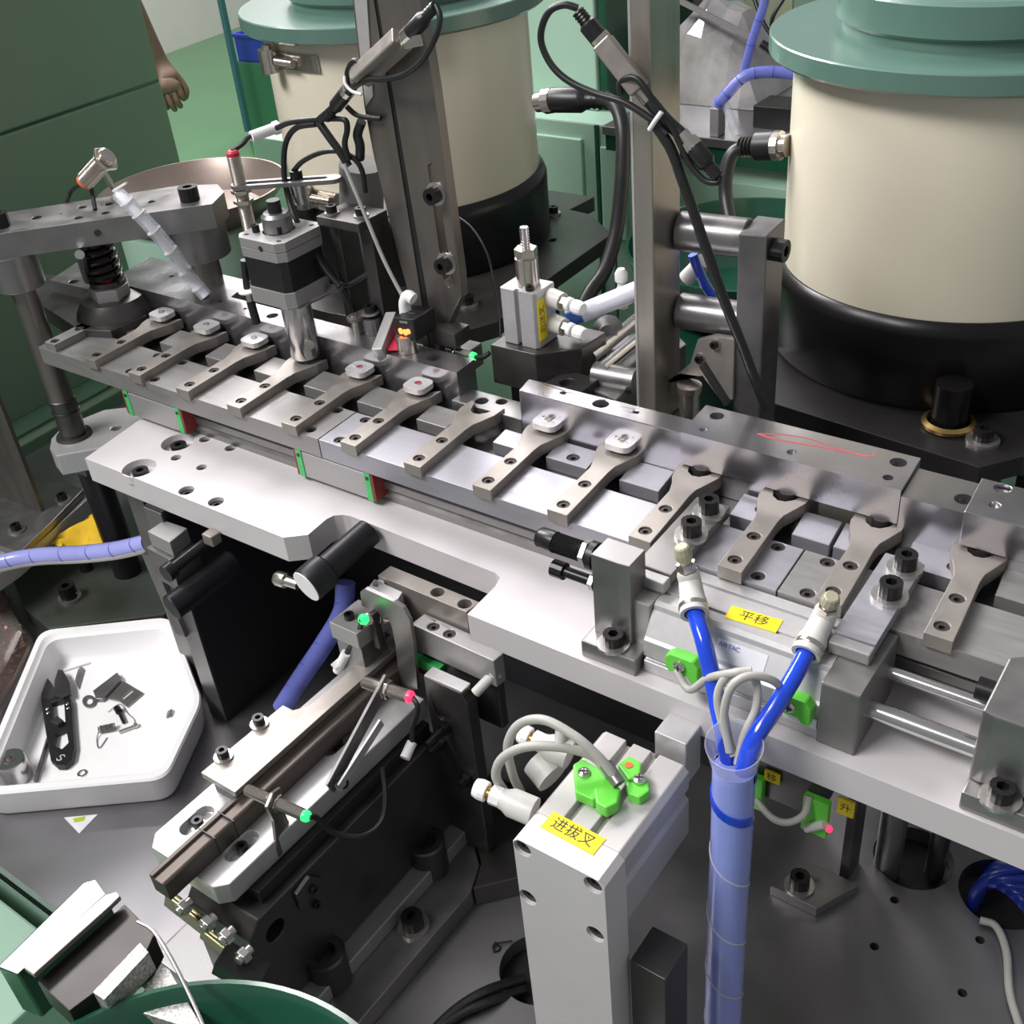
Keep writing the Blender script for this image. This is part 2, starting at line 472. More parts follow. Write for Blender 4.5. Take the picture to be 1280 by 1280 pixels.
carriage(*(G(155, 495, y=-5).x - 2, G(229, 525, y=-5).x, 'bearing block with green end caps under the left end of the fork beam'))
carriage(*(G(370, 575, y=-5).x - 1, G(467, 607, y=-5).x, 'bearing block with green end caps under the middle of the beam, above the notch'))

# beam slabs
def slab(lab, outl, hl, m, z1=-6, th=13.5):
    hs = [(x, y, 3.6) for x, y in hl]
    cx = sum(p[0] for p in outl) / len(outl)
    t = thing('beam_slab', lab, 'beam', (cx, 12, z1 - th), group='slabs of the moving beam')
    b = MB(); b.prism(outl, z1 - th, z1, holes=hs, blind=4)
    part('slab_body', b, M[m], t, .35)
    for x, y, r in hs: sunk(t, x, y, z1, r, 1.0)
    return t
SK = -.06
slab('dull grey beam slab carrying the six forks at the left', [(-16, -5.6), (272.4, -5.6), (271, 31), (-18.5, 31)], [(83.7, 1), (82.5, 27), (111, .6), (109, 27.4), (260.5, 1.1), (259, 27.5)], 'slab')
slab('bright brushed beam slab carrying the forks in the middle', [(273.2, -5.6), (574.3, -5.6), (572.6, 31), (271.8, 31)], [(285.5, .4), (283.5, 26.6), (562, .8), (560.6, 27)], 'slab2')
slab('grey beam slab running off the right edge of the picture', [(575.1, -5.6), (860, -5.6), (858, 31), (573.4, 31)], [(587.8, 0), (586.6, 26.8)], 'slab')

# forks
FO = [(-5.4, -8), (7.4, -8), (6.6, 8), (5.6, 26), (4.8, 38), (5.2, 45), (7.4, 51), (10.4, 60), (11, 70), (6.5, 66.5), (3.9, 60.5), (.6, 57.2), (-3.4, 56.6), (-7, 59), (-9.2, 64.5), (-10, 67.4), (-14.2, 70), (-14.6, 58), (-12.6, 51), (-9.4, 45), (-7, 38), (-6.4, 20)]
def make_fork(i, lab):
    t = thing('fork_finger', lab, 'fork', (50 * i, 10, -6), group='flat steel forks along the moving beam')
    hs = [(0, 0, 3.5), (-.4, 22, 3.5)]
    b = MB(); b.prism([(x + 50 * i, y) for x, y in FO], -7.5, 0, holes=[(x + 50 * i, y, r) for x, y, r in hs], blind=3.2)
    part('fork_blade', b, M['fork'], t, .3)
    for x, y, r in hs: sunk(t, x + 50 * i, y, 0, r, .8)
    return t
labs = {1: 'flat steel fork nearest the left end, holding a bright clip in its jaws', 2: 'second flat steel fork from the left, holding a bright clip',
        3: 'third flat steel fork from the left, the last one before the motor spindle', 4: 'flat steel fork directly under the motor spindle',
        5: 'flat steel fork just right of the motor spindle, its clip lit red', 6: 'flat steel fork behind the joint of the first two slabs, its clip lit red',
        7: 'flat steel fork with empty open jaws in the middle of the row', 8: 'flat steel fork with a clip at the left end of the bright bar',
        9: 'flat steel fork with a clip in front of the middle of the bright bar', 10: 'flat steel fork under the left end of the thick block marked in red',
        11: 'steel fork under the middle of the red-marked block', 12: 'flat steel fork under the right end of the red-marked block',
        13: 'flat steel fork nearest the right edge of the picture'}
for i in range(1, 14): make_fork(i, labs[i])
t = thing('end_strip', 'plain rectangular steel strip at the left end of the moving beam', 'strip', (0, 10, -6))
b = MB(); b.prism([(-6, -5), (6, -5), (4.8, 38), (-7.2, 38)], -6, 0, holes=[(0, 0, 3.5), (-.4, 22, 3.5)], blind=3.2)
part('strip_body', b, M['slab'], t, .3)
sunk(t, 0, 0, 0, 3.5, .8); sunk(t, -.4, 22, 0, 3.5, .8)

# clips
M['clip'] = mat('bright_zinc_clip', (.80, .79, .80), .3, .6, .05, 200)
def make_clip(i, lab, red=False):
    cx, cy = 50 * i + .2 - 1.4, 62.6
    t = thing('metal_clip', lab, 'clip', (cx, cy, -6), group='small bright clips held by the forks')
    o = [(9.2 * math.copysign(abs(math.cos(a)) ** .55, math.cos(a)) * .92, 9.2 * math.copysign(abs(math.sin(a)) ** .55, math.sin(a)) * .86) for a in [2 * math.pi * k / 28 for k in range(28)]]
    b = MB(); b.prism([(cx + x, cy + y) for x, y in o], 2.4, 6, holes=[(cx, cy, 1.4), (cx - 4.6, cy + 1.5, .6), (cx + 4.6, cy - 1.5, .6), (cx + 2, cy + 4, .6)], blind=1)
    part('clip_head', b, M['clip'], t, .8)
    b = MB(); b.cyl((cx, cy, -6), (cx, cy, 2.6), 6.6, n=20); part('clip_stem', b, M['darksteel'], t)
    b = MB(); b.lathe([(2.3, 6), (2.3, 6.7), (1.5, 6.7), (1.5, 6)], (cx, cy, 0), n=16); part('raised_ring', b, M['nickel'], t)
    if red:
        b = MB(); b.lathe([(0, 6.02), (1.4, 6.02), (1.4, 6.3), (0, 6.3)], (cx, cy, 0), n=12); part('red_light_spot', b, M['red_plain'], t, label='red sensor light painted as a dot')  # spot of red light given as a coloured disc
    return t
for i, s_ in ((1, 'bright clip in the fork nearest the left end'), (2, 'bright clip in the second fork from the left'), (3, 'bright clip in the third fork, nearest left of the motor spindle'),
             (5, 'bright clip with a red spot beside the black optical sensor'), (6, 'bright clip with a red spot left of the empty fork'),
             (8, 'bright clip in front of the left end of the bright bar'), (9, 'bright clip in front of the middle of the bright bar')):
    make_clip(i, s_, i in (5, 6))
# hidden-under-bar pins for forks 10..13
for i, s_ in ((10, 'dark pin in the fork under the left end of the red-marked block'), (11, 'dark pin in the fork under the middle of the red-marked block'), (12, 'dark pin in the fork under the right end of the red-marked block'), (13, 'dark pin in the fork nearest the right edge')):
    b = MB(); b.lathe([(0, -6), (5, -6), (5, 1.8), (0, 1.8)], (50 * i - 1.2, 65, 0), n=20)
    single('round_pin', b, M['hole'], s_, 'pin', group='dark pins in the right-hand forks')

# fixed rear ledge carrying pads and bars
b = MB(); b.box(-30, 860, 41, 98, -40, -14)
single('rear_ledge', b, M['darksteel'], 'dark steel ledge behind the gap, carrying the small pads and the bars', 'ledge', .5)
def pad(x0, x1, y0, y1, lab, m='slab', hole=None, z=-6, slant=True):
    t = thing('rest_pad', lab, 'pad', ((x0 + x1) / 2, (y0 + y1) / 2, -14), group='small rest pads on the rear ledge')
    b = MB(); b.prism([(x0, y0), (x1, y0), (x1 - 2, y1), (x0 - 2, y1)], -14, z, holes=[(*hole, 3.8)] if hole else [], blind=3)
    part('pad_body', b, M[m], t, .4)
    if hole: sunk(t, hole[0], hole[1], z, 3.8, .8)
pad(20, 44, 42, 64, 'small pad with a screw left of the first clip', hole=(27, 52))
pad(66, 92, 42, 64, 'small grey pad between the first and second clips')
pad(116, 142, 42, 64, 'small grey pad between the second and third clips')
pad(166, 190, 42, 64, 'small grey pad between the third clip and the spindle')
pad(214, 238, 42, 64, 'small grey pad right of the motor spindle')
pad(262, 288, 42, 64, 'small grey pad between the two red-lit clips')
pad(312, 336, 42, 62, 'small dull pad right of the second red-lit clip, before the empty fork')
pad(371.5, 388, 42, 58, 'small bright pad right of the empty fork', 'slab2')
pad(409, 437, 43, 62, 'bright pad with one screw between the clips of the bright bar', 'slab2', (423.6, 50))
pad(459, 484, 42, 64, 'bright brushed pad right of the last clip', 'slab2')
pad(527, 548, 41, 62, 'bright pad with one screw left of the second covered fork', 'slab2', (540, 53))
pad(562, 582, 40, 62, 'bright plain pad at the slab joint', 'slab2')
pad(584, 598, 40, 62, 'narrow bright pad right of the slab joint', 'slab2')
pad(618, 642, 42, 66, 'bright pad with one screw left of the rightmost fork', 'slab2', (640, 52))
pad(662, 700, 40, 66, 'grey pad at the right edge behind the rightmost fork', 'slab')

def barthing(name, lab, outl, z0, z1, hl, m='bar'):
    cx = sum(p[0] for p in outl) / len(outl)
    t = thing(name, lab, 'bar', (cx, 80, z0), group='bars and blocks behind the forks')
    b = MB(); b.prism(outl, z0, z1, holes=hl, blind=9, hn=24)
    part('bar_body', b, M[m], t, .5)
    for x, y, r in hl:
        if r > 4: sunk(t, x, y, z1, r, 7)
    return t
barthing('guide_bar', 'long dark polished bar behind the left forks and clips', [(-22, 72), (324, 72), (323, 92), (96, 92), (88, 120), (-30, 120)], -14, 15,
         [(77.3, 83, 4.6), (94.4, 83, 1.8), (122, 82, 1.6), (150, 82, 4.4), (297.8, 82, 4.6), (20, 100, 2)], 'bar')
barthing('guide_bar', 'bright bar with three holes in its top behind the two middle clips', [(377.5, 64.3), (560, 64.3), (560, 81), (374.5, 79)], -14, 19.5,
         [(*G2(704, 491, 19.5), 1.8), (*G2(751, 504.5, 19.5), 4.6), (*G2(795, 515, 19.5), 1.8)], 'bar')
bc = barthing('cover_block', 'thick bright block with red marker scribble on top, covering three forks', [(486.5, 62.5), (607, 62.5), (605.5, 95), (485, 95)], 1.5, 21.5,
         [(*G2(896, 520, 21.5), 4.0), (*G2(880, 536.5, 21.5), 2.6), (*G2(989.5, 565, 21.5), 2.6), (*G2(1123, 578, 21.5), 4.3), (*G2(1110, 597, 21.5), 2.6)], 'bar')
M['marker'] = mat('red_marker', (.55, .12, .14), .5)
for k, pts in enumerate(([(947, 542), (975, 543), (1010, 548), (1045, 560), (1085, 570), (1095, 566)], [(947, 542), (970, 549), (1010, 556), (1050, 563), (1085, 571)])):
    P_ = [G(u, v, z=21.55) for u, v in pts]; b = MB(); b.tube(P_, .55 + .25 * k, n=6); b.v = [(x, y, 21.52 + (z - 21.52) * .15) for x, y, z in b.v]
    part('marker_stroke', b, M['marker'], bc, label='red marker stroke')
barthing('guide_bar', 'lower bar with one hole between the two thick blocks at the right', [(607.6, 62), (672, 62), (670, 90), (606, 90)], -14, 18.5, [(*G2(1205, 624, 18.5), 4.6)], 'bar')
barthing('cover_block', 'thick block at the right edge covering the last fork', [(638, 60), (760, 60), (760, 92), (636.5, 92)], 1.5, 21,
         [(*G2(1253, 610, 21), 4.0), (*G2(1243, 631, 21), 2.6)], 'bar')
barthing('bridge_bar', 'short bar seen in the gap between the dark bar and the bright bar', [(322, 66), (376, 66), (374, 84), (322, 84)], -30, -2,
         [(340, 74, 4.2), (352, 79, 3.6)], 'steel')
# ================================================================== table, room and machines behind
def circ(r, n=48, cx=0, cy=0): return [(cx + r * math.cos(2 * math.pi * i / n), cy + r * math.sin(2 * math.pi * i / n)) for i in range(n)]
tb = thing('machine_table', 'large worn sheet steel table top with round cable holes, carrying the whole machine', 'table', (300, 100, ZT - 12))
small = [G2(u, v, ZT) for u, v in ((1118, 1125), (1093, 1183), (1203, 1241), (1225, 1175))]
b = MB(); b.prism([(-330, -236), (1100, -236), (1100, 420), (-330, 420)], ZT - 12, ZT,
                  holes=[(639, 82, 24), (692, 84, 25), (484, -106, 23)] + [(x, y, 2.6) for x, y in small], hn=36)
part('table_top', b, M['table'], tb)
b = MB(); b.box(-320, 1090, -226, 410, ZT - 60, ZT - 12.5); part('table_body', b, M['black'], tb)
b = MB(); b.box(-320, 1090, -226, -206, -1050, ZT - 60.5); part('front_panel', b, M['cabinet'], tb)
for x, y in ((-300, -180), (1060, -180), (-300, 390), (1060, 390)):
    b = MB(); b.box(x - 20, x + 20, y - 20, y + 20, -1050, ZT - 60); part('leg', b, M['cabinet'], tb)

def struct(name, b, m):
    o = single(name, b, m, None, None, kind='structure'); return o
b = MB(); b.box(-9000, 4000, -1500, 9000, -1060, -1050); struct('floor', b, M['floor'])
wa = G(222, 57, z=-1050); wb = G(312, 24, z=-1050); d = (wb - wa).normalized()
nrm = Vector((-d.y, d.x, 0))
if nrm.y < 0: nrm = -nrm
b = MB(); p0 = wa - d * 4000; p1 = wa + d * 6000
b.add([p0, p1, p1 + nrm * 80, p0 + nrm * 80] + [p + Vector((0, 0, 2600)) for p in (p0, p1, p1 + nrm * 80, p0 + nrm * 80)],
      [(0, 1, 5, 4), (1, 2, 6, 5), (2, 3, 7, 6), (3, 0, 4, 7), (4, 5, 6, 7), (0, 3, 2, 1)])
struct('wall_back', b, M['wall'])

# big olive green enclosure at the upper left
E0 = G(200, 100, x=-400); z_s = E0.z; A0 = G(0, 168, z=z_s)
E0 = Vector((E0.x, E0.y, 0)); dd = Vector((A0.x - E0.x, A0.y - E0.y, 0)).normalized(); nn = Vector((dd.y, -dd.x, 0))
if nn.x > 0: nn = -nn
nn = Vector((-dd.y, dd.x, 0)) if Vector((-dd.y, dd.x, 0)).x < 0 else Vector((dd.y, -dd.x, 0))
def gbox(z0, z1, off=0, L=900, dep=500):
    a = E0 - nn * off; c = E0 + dd * L - nn * off
    q = [a, c, c + nn * dep, a + nn * dep]
    return [(p.x, p.y) for p in q]
gb = thing('machine_cabinet', 'tall olive green sheet metal enclosure filling the upper left corner', 'cabinet', (E0.x - 200, E0.y - 200, -1050))
b = MB(); b.prism(gbox(0, 0), z_s + 1, z_s + 500); part('upper_panel', b, M['cab_dark'], gb, 2)
b = MB(); b.prism(gbox(0, 0, -2), z_s - 2, z_s + 1.2); part('seam_strip', b, M['darkgreen'], gb)
_d = right * ((45 - 640) / FPX) + down * ((526 - 640) / FPX) + fwd
_t = (E0 - CAM_C).dot(Vector((nn.x, nn.y, 0))) / _d.dot(Vector((nn.x, nn.y, 0)))
zr = (CAM_C + _d * _t).z
b = MB(); b.prism(gbox(0, 0), zr + 12, z_s - 2); part('lower_panel', b, M['cab_dark'], gb, 2)
b = MB(); b.prism(gbox(0, 0, -8), zr - 12, zr + 11.5); part('bottom_rail', b, M['cabinet'], gb, 2)
b = MB(); b.prism(gbox(0, 0, 10), -1050, zr - 12.5); part('plinth', b, M['cab_dark'], gb, 2)

# mint cabinets behind
cb = thing('mint_cabinet', 'mint green cabinet with recessed doors behind the two drums', 'cabinet', (300, 760, -1050))
YC = 640
ztop = G(700, 146, y=YC).z
xx0 = G(752, 160, y=620).x
b = MB(); b.box(-150, xx0 - 2, YC, YC + 420, -1050, ztop - 3); part('cabinet_body', b, M['cabinet'], cb, 2)
def door(u0, v0, u1, v1, lab=None):
    a = G(u0, v0, y=YC); c = G(u1, v1, y=YC)
    b = MB(); b.box(a.x, c.x, YC - 4, YC + 1, c.z, a.z); return part('door', b, M['cabinet'], cb, 1.2, label=lab)
door(600, 158, 734, 290); door(752, 182, 786, 300); door(856, 218, 1010, 300)
b = MB(); a = G(747, 150, y=YC); b.box(a.x - 3, a.x + 1, YC - 3, YC, -700, ztop - 4); part('trim_strip', b, M['darkgreen'], cb)
c2 = thing('mint_cabinet', 'plain mint green upright cabinet with a dark side, behind the drum flange', 'cabinet', (-100, 740, ztop - 3))
xr = G(747, 130, y=YC + 40).x
b = MB(); b.box(xr - 330, xr, YC + 40, YC + 300, ztop - 2.5, ztop + 380); part('cabinet_body', b, M['cabinet'], c2, 2)
b = MB(); b.box(xr + .3, xr + 12, YC + 45, YC + 300, ztop - 2.5, ztop + 380); part('side_panel', b, M['darkgreen'], c2, 2, label='dark green side panel')
# grey work surface behind the mid post
YB = 620
tz = G(880, 172, y=YB).z
b = MB(); b.box(xx0 + 1, 900, YC, YC + 340, -1050, tz - 26.5); part('lower_cabinet', b, M['cabinet'], cb, 2)
tt = thing('rear_table', 'grey steel table edge behind the middle post with dark blocks on it', 'table', (250, 700, tz - 10))
xx = G(752, 160, y=YB).x
b = MB(); b.box(xx, xx + 420, YB, YB + 360, tz - 9, tz); part('table_top', b, M['table'], tt, .6)
b = MB(); b.box(xx + 2, xx + 418, YB + 4, YB + 350, tz - 26, tz - 9.3); part('apron', b, M['darkgreen'], tt)
def onrear(name, lab, cat, u, v, sx, sy, sz, m):
    p = G(u, v, z=tz); b = MB(); b.box(p.x - sx / 2, p.x + sx / 2, p.y, p.y + sy, tz, tz + sz)
    return single(name, b, M[m], lab, cat, 1)
onrear('dark_block', 'dark metal block on the rear table beside the right drum', 'block', 975, 163, 60, 40, 22, 'black')
onrear('steel_block', 'small bright upright block on the rear table edge', 'block', 892, 171, 10, 16, 28, 'alu')
b = MB(); p = G(850, 130, z=tz)
bagv = []
bg = MB()
for i in range(9):
    for j in range(9):
        x = p.x - 50 + i * 17; h = math.sin(math.pi * i / 8) ** .5 * math.sin(math.pi * j / 8) ** .4 if 0 < i < 8 and 0 < j < 8 else 0
        bagv.append((x, p.y + j * 13, tz + .5 + h * (90 + 18 * random.random())))
bg.add(bagv, [(i * 9 + j, (i + 1) * 9 + j, (i + 1) * 9 + j + 1, i * 9 + j + 1) for i in range(8) for j in range(8)])
bg.add([(x, y, tz + .3) for x, y, z in bagv], [(i * 9 + j, i * 9 + j + 1, (i + 1) * 9 + j + 1, (i + 1) * 9 + j) for i in range(8) for j in range(8)])
M['bag'] = mat('crumpled_clear_bag', (.36, .34, .35), .15, 0, .35, 25, .9, spec=.8, coat=1)
single('plastic_bag', bg, M['bag'], 'crumpled transparent plastic bag with shiny highlights, right of the middle post', 'bag')
pn = MB(); q0 = G(852, 2, y=720); q1 = G(942, 48, y=720)
pn.beam(q0 + (q0 - q1) * .3, q1, 4, 5); single('chute_rail', pn, M['alu'], 'thin pale metal rail slanting down above the plastic bag', 'rail')
pn = MB(); q0 = G(930, 0, y=900); pn.box(q0.x, q0.x + 60, 900, 905, tz - 1, q0.z + 60); single('pale_board', pn, mat('pale_olive', (.35, .40, .26), .5), 'pale olive panel standing far behind the plastic bag', 'panel')
pn = MB(); q0 = G(885, 0, y=880); pn.box(q0.x - 50, q0.x + 18, 880, 890, tz - 1, q0.z + 80); single('notice_board', pn, mat('mottled_grey', (.3, .28, .28), .6, 0, .5, 60), 'mottled grey board far behind the plastic bag', 'board')
# blue wrapped hoses behind
def hose(name, lab, pts, r, m, cat='hose', group=None, marks=0, n=10):
    P_ = [G(u, v, y=y) for u, v, y in pts]
    t = thing(name, lab, cat, P_[0], group=group) if marks else None
    b = MB(); b.tube(P_, r, n=n)
    if not t: return single(name, b, M[m], lab, cat, group=group)
    part('sleeve', b, M[m], t)
    C_ = catmull(P_, 8); k = max(1, len(C_) // marks)
    for i in range(k, len(C_) - 1, k):
        b = MB(); b.cyl(C_[i] - (C_[i + 1] - C_[i - 1]).normalized() * .5, C_[i] + (C_[i + 1] - C_[i - 1]).normalized() * .5, r * 1.04, n=12)
        part('wrap_seam', b, M['blueink'], t)
    return t
hose('wrapped_hose', 'blue spiral-wrapped hose arching left of the right drum', [(995, 92, 640), (958, 90, 630), (930, 96, 620), (908, 118, 612), (896, 132, 610)], 5.5, 'wrap_blue', marks=5)
hose('wrapped_hose', 'thin blue hose rising behind the arching hose', [(930, 88, 660), (942, 45, 660), (955, 5, 660), (960, -30, 660)], 4.4, 'wrap_blue', marks=4)
hose('wrapped_hose', 'clear-wrapped hoses dropping onto the rear table edge', [(905, 125, 615), (912, 145, 612), (920, 168, 612)], 4, 'wrap')
for k, pts in enumerate(([(940, -10, 700), (955, 30, 690), (975, 60, 690), (985, 90, 700)], [(985, -10, 700), (965, 25, 690), (970, 55, 700)], [(952, 55, 680), (972, 68, 680), (990, 72, 680)])):
    hose('black_cable', ['black cable hanging down beside the flange of the right drum', 'black cable curling from the top edge beside the right drum', 'thick black cable lying across behind the right drum flange'][k], pts, [2.2, 2, 4.5][k], 'rubber', 'cable')
# far left aisle: teal post, blue crate on a green box
pb = G(302, 110, z=-1050)
pb = G(298, 105, y=2900); pb2 = G(276, 0, y=2900)
b = MB(); b.beam(pb + (pb - pb2) * .6, pb2 + (pb2 - pb) * .5, 22, 22, (0, 1, 0)); single('teal_post', b, mat('teal_paint', (.05, .16, .18), .5), 'slim teal post standing in the aisle at the back', 'post')
q = G(322, 92, z=-1050)
ct = G(308, 78, y=3000); w_ = 190
bx = MB(); bx.box(ct.x - 90, ct.x + 260, 3000, 3300, -1050, ct.z); single('green_bin', bx, mat('bin_green', (.05, .20, .10), .5, 0, .1, 3), 'dark green bin under the blue crate at the back', 'bin', 6)
cr = thing('blue_crate', 'blue plastic crate far back at the left, beside the drum flange', 'crate', (ct.x + 60, 3100, ct.z))
b = MB(); b.prism([(ct.x - 60, 3010), (ct.x + 200, 3010), (ct.x + 200, 3230), (ct.x - 60, 3230)], ct.z, ct.z + 110, holes=[[(ct.x - 52, 3018), (ct.x + 192, 3018), (ct.x + 192, 3222), (ct.x - 52, 3222)]], blind=100)
part('crate_body', b, M['blue_plastic'], cr, 4)
b = MB(); b.prism([(ct.x - 70, 3000), (ct.x + 210, 3000), (ct.x + 210, 3240), (ct.x - 70, 3240)], ct.z + 98, ct.z + 112, holes=[[(ct.x - 54, 3016), (ct.x + 194, 3016), (ct.x + 194, 3224), (ct.x - 54, 3224)]])
part('crate_rim', b, M['blue_plastic'], cr, 3)
# mint box behind left drum (left side)
ml = G(318, 180, y=700); mr = G(345, 158, y=700)
b = MB(); b.box(ml.x - 4, ml.x + 120, 700, 900, -700, G(330, 172, y=700).z); single('mint_box', b, M['cabinet'], 'mint green machine corner seen between the sensor and the left drum', 'cabinet', 2)
b = MB(); a = G(243, 320, y=420); b.box(a.x - 60, a.x + 190, 300, 520, -400, G(250, 318, y=300).z); 

# ------------------------------------------------------------------ drums
def drum(cx, cy, lab, glab):
    t = thing('vibrating_drum', lab, 'drum', (cx, cy, -40), group='cream feeder drums')
    b = MB(); b.lathe([(0, 20), (112, 20), (112.4, 22), (112, 158), (0, 158)], (cx, cy, 0), n=96); part('drum_shell', b, M['cream'], t)
    b = MB(); b.lathe([(0, 158), (126, 158), (128.5, 160), (128.5, 170.2), (127.6, 171), (60, 171), (0, 171)], (cx, cy, 0), n=96); part('top_flange', b, M['teal'], t, label='green top flange')
    b = MB(); b.lathe([(0, 171), (84, 171), (84, 176), (88, 179), (88, 196), (84, 198), (0, 198)], (cx, cy, 0), n=96); part('bowl_base', b, M['teal'], t)
    b = MB(); b.lathe([(0, -40), (117, -40), (119, -36), (119, 12), (117, 18), (113.5, 21), (111, 21)], (cx, cy, 0), n=96); part('base_skirt', b, M['gloss_black'], t, label='black base skirt')
    return t
dL = drum(55, 360, 'cream drum with green flange at the upper left, behind the slotted column', '')
dR = drum(535, 360, 'large cream drum with green flange at the upper right', '')
def hoseclamp(t, u, v, cx, cy, w=34):
    """spring clamp strap riveted to the drum"""
    d = (right * ((u - 640) / FPX) + down * ((v - 640) / FPX) + fwd); o = CAM_C.copy()
    A = d.x ** 2 + d.y ** 2; B = 2 * ((o.x - cx) * d.x + (o.y - cy) * d.y); Cc = (o.x - cx) ** 2 + (o.y - cy) ** 2 - 112.5 ** 2
    disc = max(0, B * B - 4 * A * Cc); k = (-B - math.sqrt(disc)) / 2 / A; p = o + d * k
    ang = math.atan2(p.y - cy, p.x - cx); 
    def q(da, r, z): return Vector((cx + r * math.cos(ang + da), cy + r * math.sin(ang + da), p.z + z))
    b = MB()
    for i in range(8):
        a0 = i * .05; pts = [q(a0, 113, -6), q(a0 + .05, 113, -6), q(a0 + .05, 113, 6), q(a0, 113, 6), q(a0, 114.4, -6), q(a0 + .05, 114.4, -6), q(a0 + .05, 114.4, 6), q(a0, 114.4, 6)]
        b.add(pts, [(4, 5, 6, 7), (0, 1, 5, 4), (3, 7, 6, 2), (0, 4, 7, 3), (1, 2, 6, 5)])
    part('clamp_strap', b, M['nickel'], t, label='shiny clamp strap')
    b = MB(); b.cyl(q(-.05, 121, -9), q(-.05, 121, 9), 7.5, n=20); b.cyl(q(-.05, 121, 9), q(-.05, 121, 12), 4, n=6); part('clamp_barrel', b, M['nickel'], t)
    b = MB(); threads(b, q(.02, 119, 0), q(.2, 118, 0), 3.6, 2.6); part('clamp_screw', b, M['nickel'], t)
hoseclamp(dL, 352, 74, 55, 360); hoseclamp(dL, 395, 244, 55, 360)
def conn(t, u, v, cx, cy, sgn, L1=13):
    pass
# base plates
M['blackplate'] = mat('black_steel_plate', (.035, .032, .034), .34, .5, .15, 30)
def baseplate(lab, outl, z, th, hl=(), m='blackplate'):
    cx = sum(p[0] for p in outl) / len(outl); cy = sum(p[1] for p in outl) / len(outl)
    t = thing('drum_plate', lab, 'plate', (cx, cy, z - th), group='dark plates under the drums')
    b = MB(); b.prism(outl, z - th, z, holes=hl, hn=20); part('plate_body', b, M[m], t, .6)
    return t
zq = -40
pL = baseplate('dark grey octagonal steel plate under the left drum', poly(zq, (565, 418), (621, 402), (690, 345), (765, 292), (738, 268), (712, 262)) + [(150, 510), (-60, 510), (-75, 440), (-75, 280), (-20, 190), (90, 190)], zq, 14, [(*G2(690, 300, zq), 4)], 'darksteel')
pR = baseplate('dark steel plate under the right drum, its corner above the gap of green', poly(zq, (948, 498), (1225, 584), (1279, 570)) + [(760, 250), (760, 480), (640, 540), (470, 540), (442, 460), (425, 330)], zq, 14)
for t, pts in ((pL, ((585, 382, 5.4, 8.5), (692, 268, 4.6, 7), (372, 268, 4.4, 7))), (pR, ((1228, 552, 6, 10),))):
    for u, v, r, w_ in pts: 
        p = G(u, v, z=zq); capscrew(t, (p.x, p.y, zq), r, r * 1.3, w_, wh=2)
b = MB(); p = G(1185, 532, z=zq); b.lathe([(13, 0), (16, 1), (16.5, 3.5), (13.5, 5), (12.5, 2), (13, 0)], p, n=32)
single('brass_ring', b, M['brass'], 'brass coloured ring under the right drum beside the cap screw', 'ring')
b = MB(); b.lathe([(0, 0), (11, 0), (11, 30), (0, 30)], p, n=24); single('rubber_foot', b, M['gloss_black'], 'black rubber foot standing inside the brass ring', 'foot')
for x, y, lab in ((20, 300, 'dark stand post under the left drum plate'), (560, 430, 'dark stand post under the right drum plate'), (120, 470, 'rear dark stand post under the left drum plate'), (640, 330, 'dark stand post under the right end of the right drum plate')):
    b = MB(); b.box(x - 25, x + 25, y - 25, min(y + 25, 418), ZT, zq - 14); single('stand_post', b, M['blackmetal'], lab, 'post', 1)

# dark green bowls in the middle distance
for (u, v, z, r, h, lab) in ((800, 300, -60, 95, 36, 'dark green feeder bowl between the drums, behind the middle post'),):
    cx, cy = 330, 480
    b = MB(); b.lathe([(0, -105), (70, -105), (98, -85), (110, -46), (107, -46), (95, -83), (66, -98), (0, -98)], (cx, cy, 0), n=64)
    single('feeder_bowl', b, M['darkgreen'], lab, 'bowl')
b = MB(); b.lathe([(0, ZT), (46, ZT), (46, -130), (60, -106), (0, -106)], (330, 365, 0), n=40)
b.v = [(x, y + 30, z) for x, y, z in b.v]
single('bowl_pedestal', b, M['darkgreen'], 'dark green pedestal carrying the middle feeder bowl', 'pedestal')
# pinkish bowl behind press plate (upper left)
cz = 0
p = G(240, 232, z=cz)
cc = (G(310, 222, z=cz) + G(160, 262, z=cz)) / 2
bt = thing('steel_bowl', 'shallow pinkish steel bowl behind the pressing plate at the left', 'bowl', (cc.x, cc.y, -70))
b = MB(); b.lathe([(0, -24), (66, -24), (86, -4), (92, 5), (90, 5), (83, -5), (64, -20), (0, -20)], (cc.x, cc.y + 4, 0), n=64); part('bowl_dish', b, M['bowl'], bt)
b = MB(); b.lathe([(0, -70), (78, -70), (78, -24.2), (0, -24.2)], (cc.x, cc.y + 4, 0), n=48); part('bowl_drum', b, M['cabinet'], bt, label='green bowl pedestal')
b = MB(); b.box(cc.x - 70, cc.x + 70, cc.y - 60, min(cc.y + 70, 415), ZT, -70); single('bowl_stand', b, M['darkgreen'], 'dark green stand under the pinkish steel bowl', 'stand', 2)
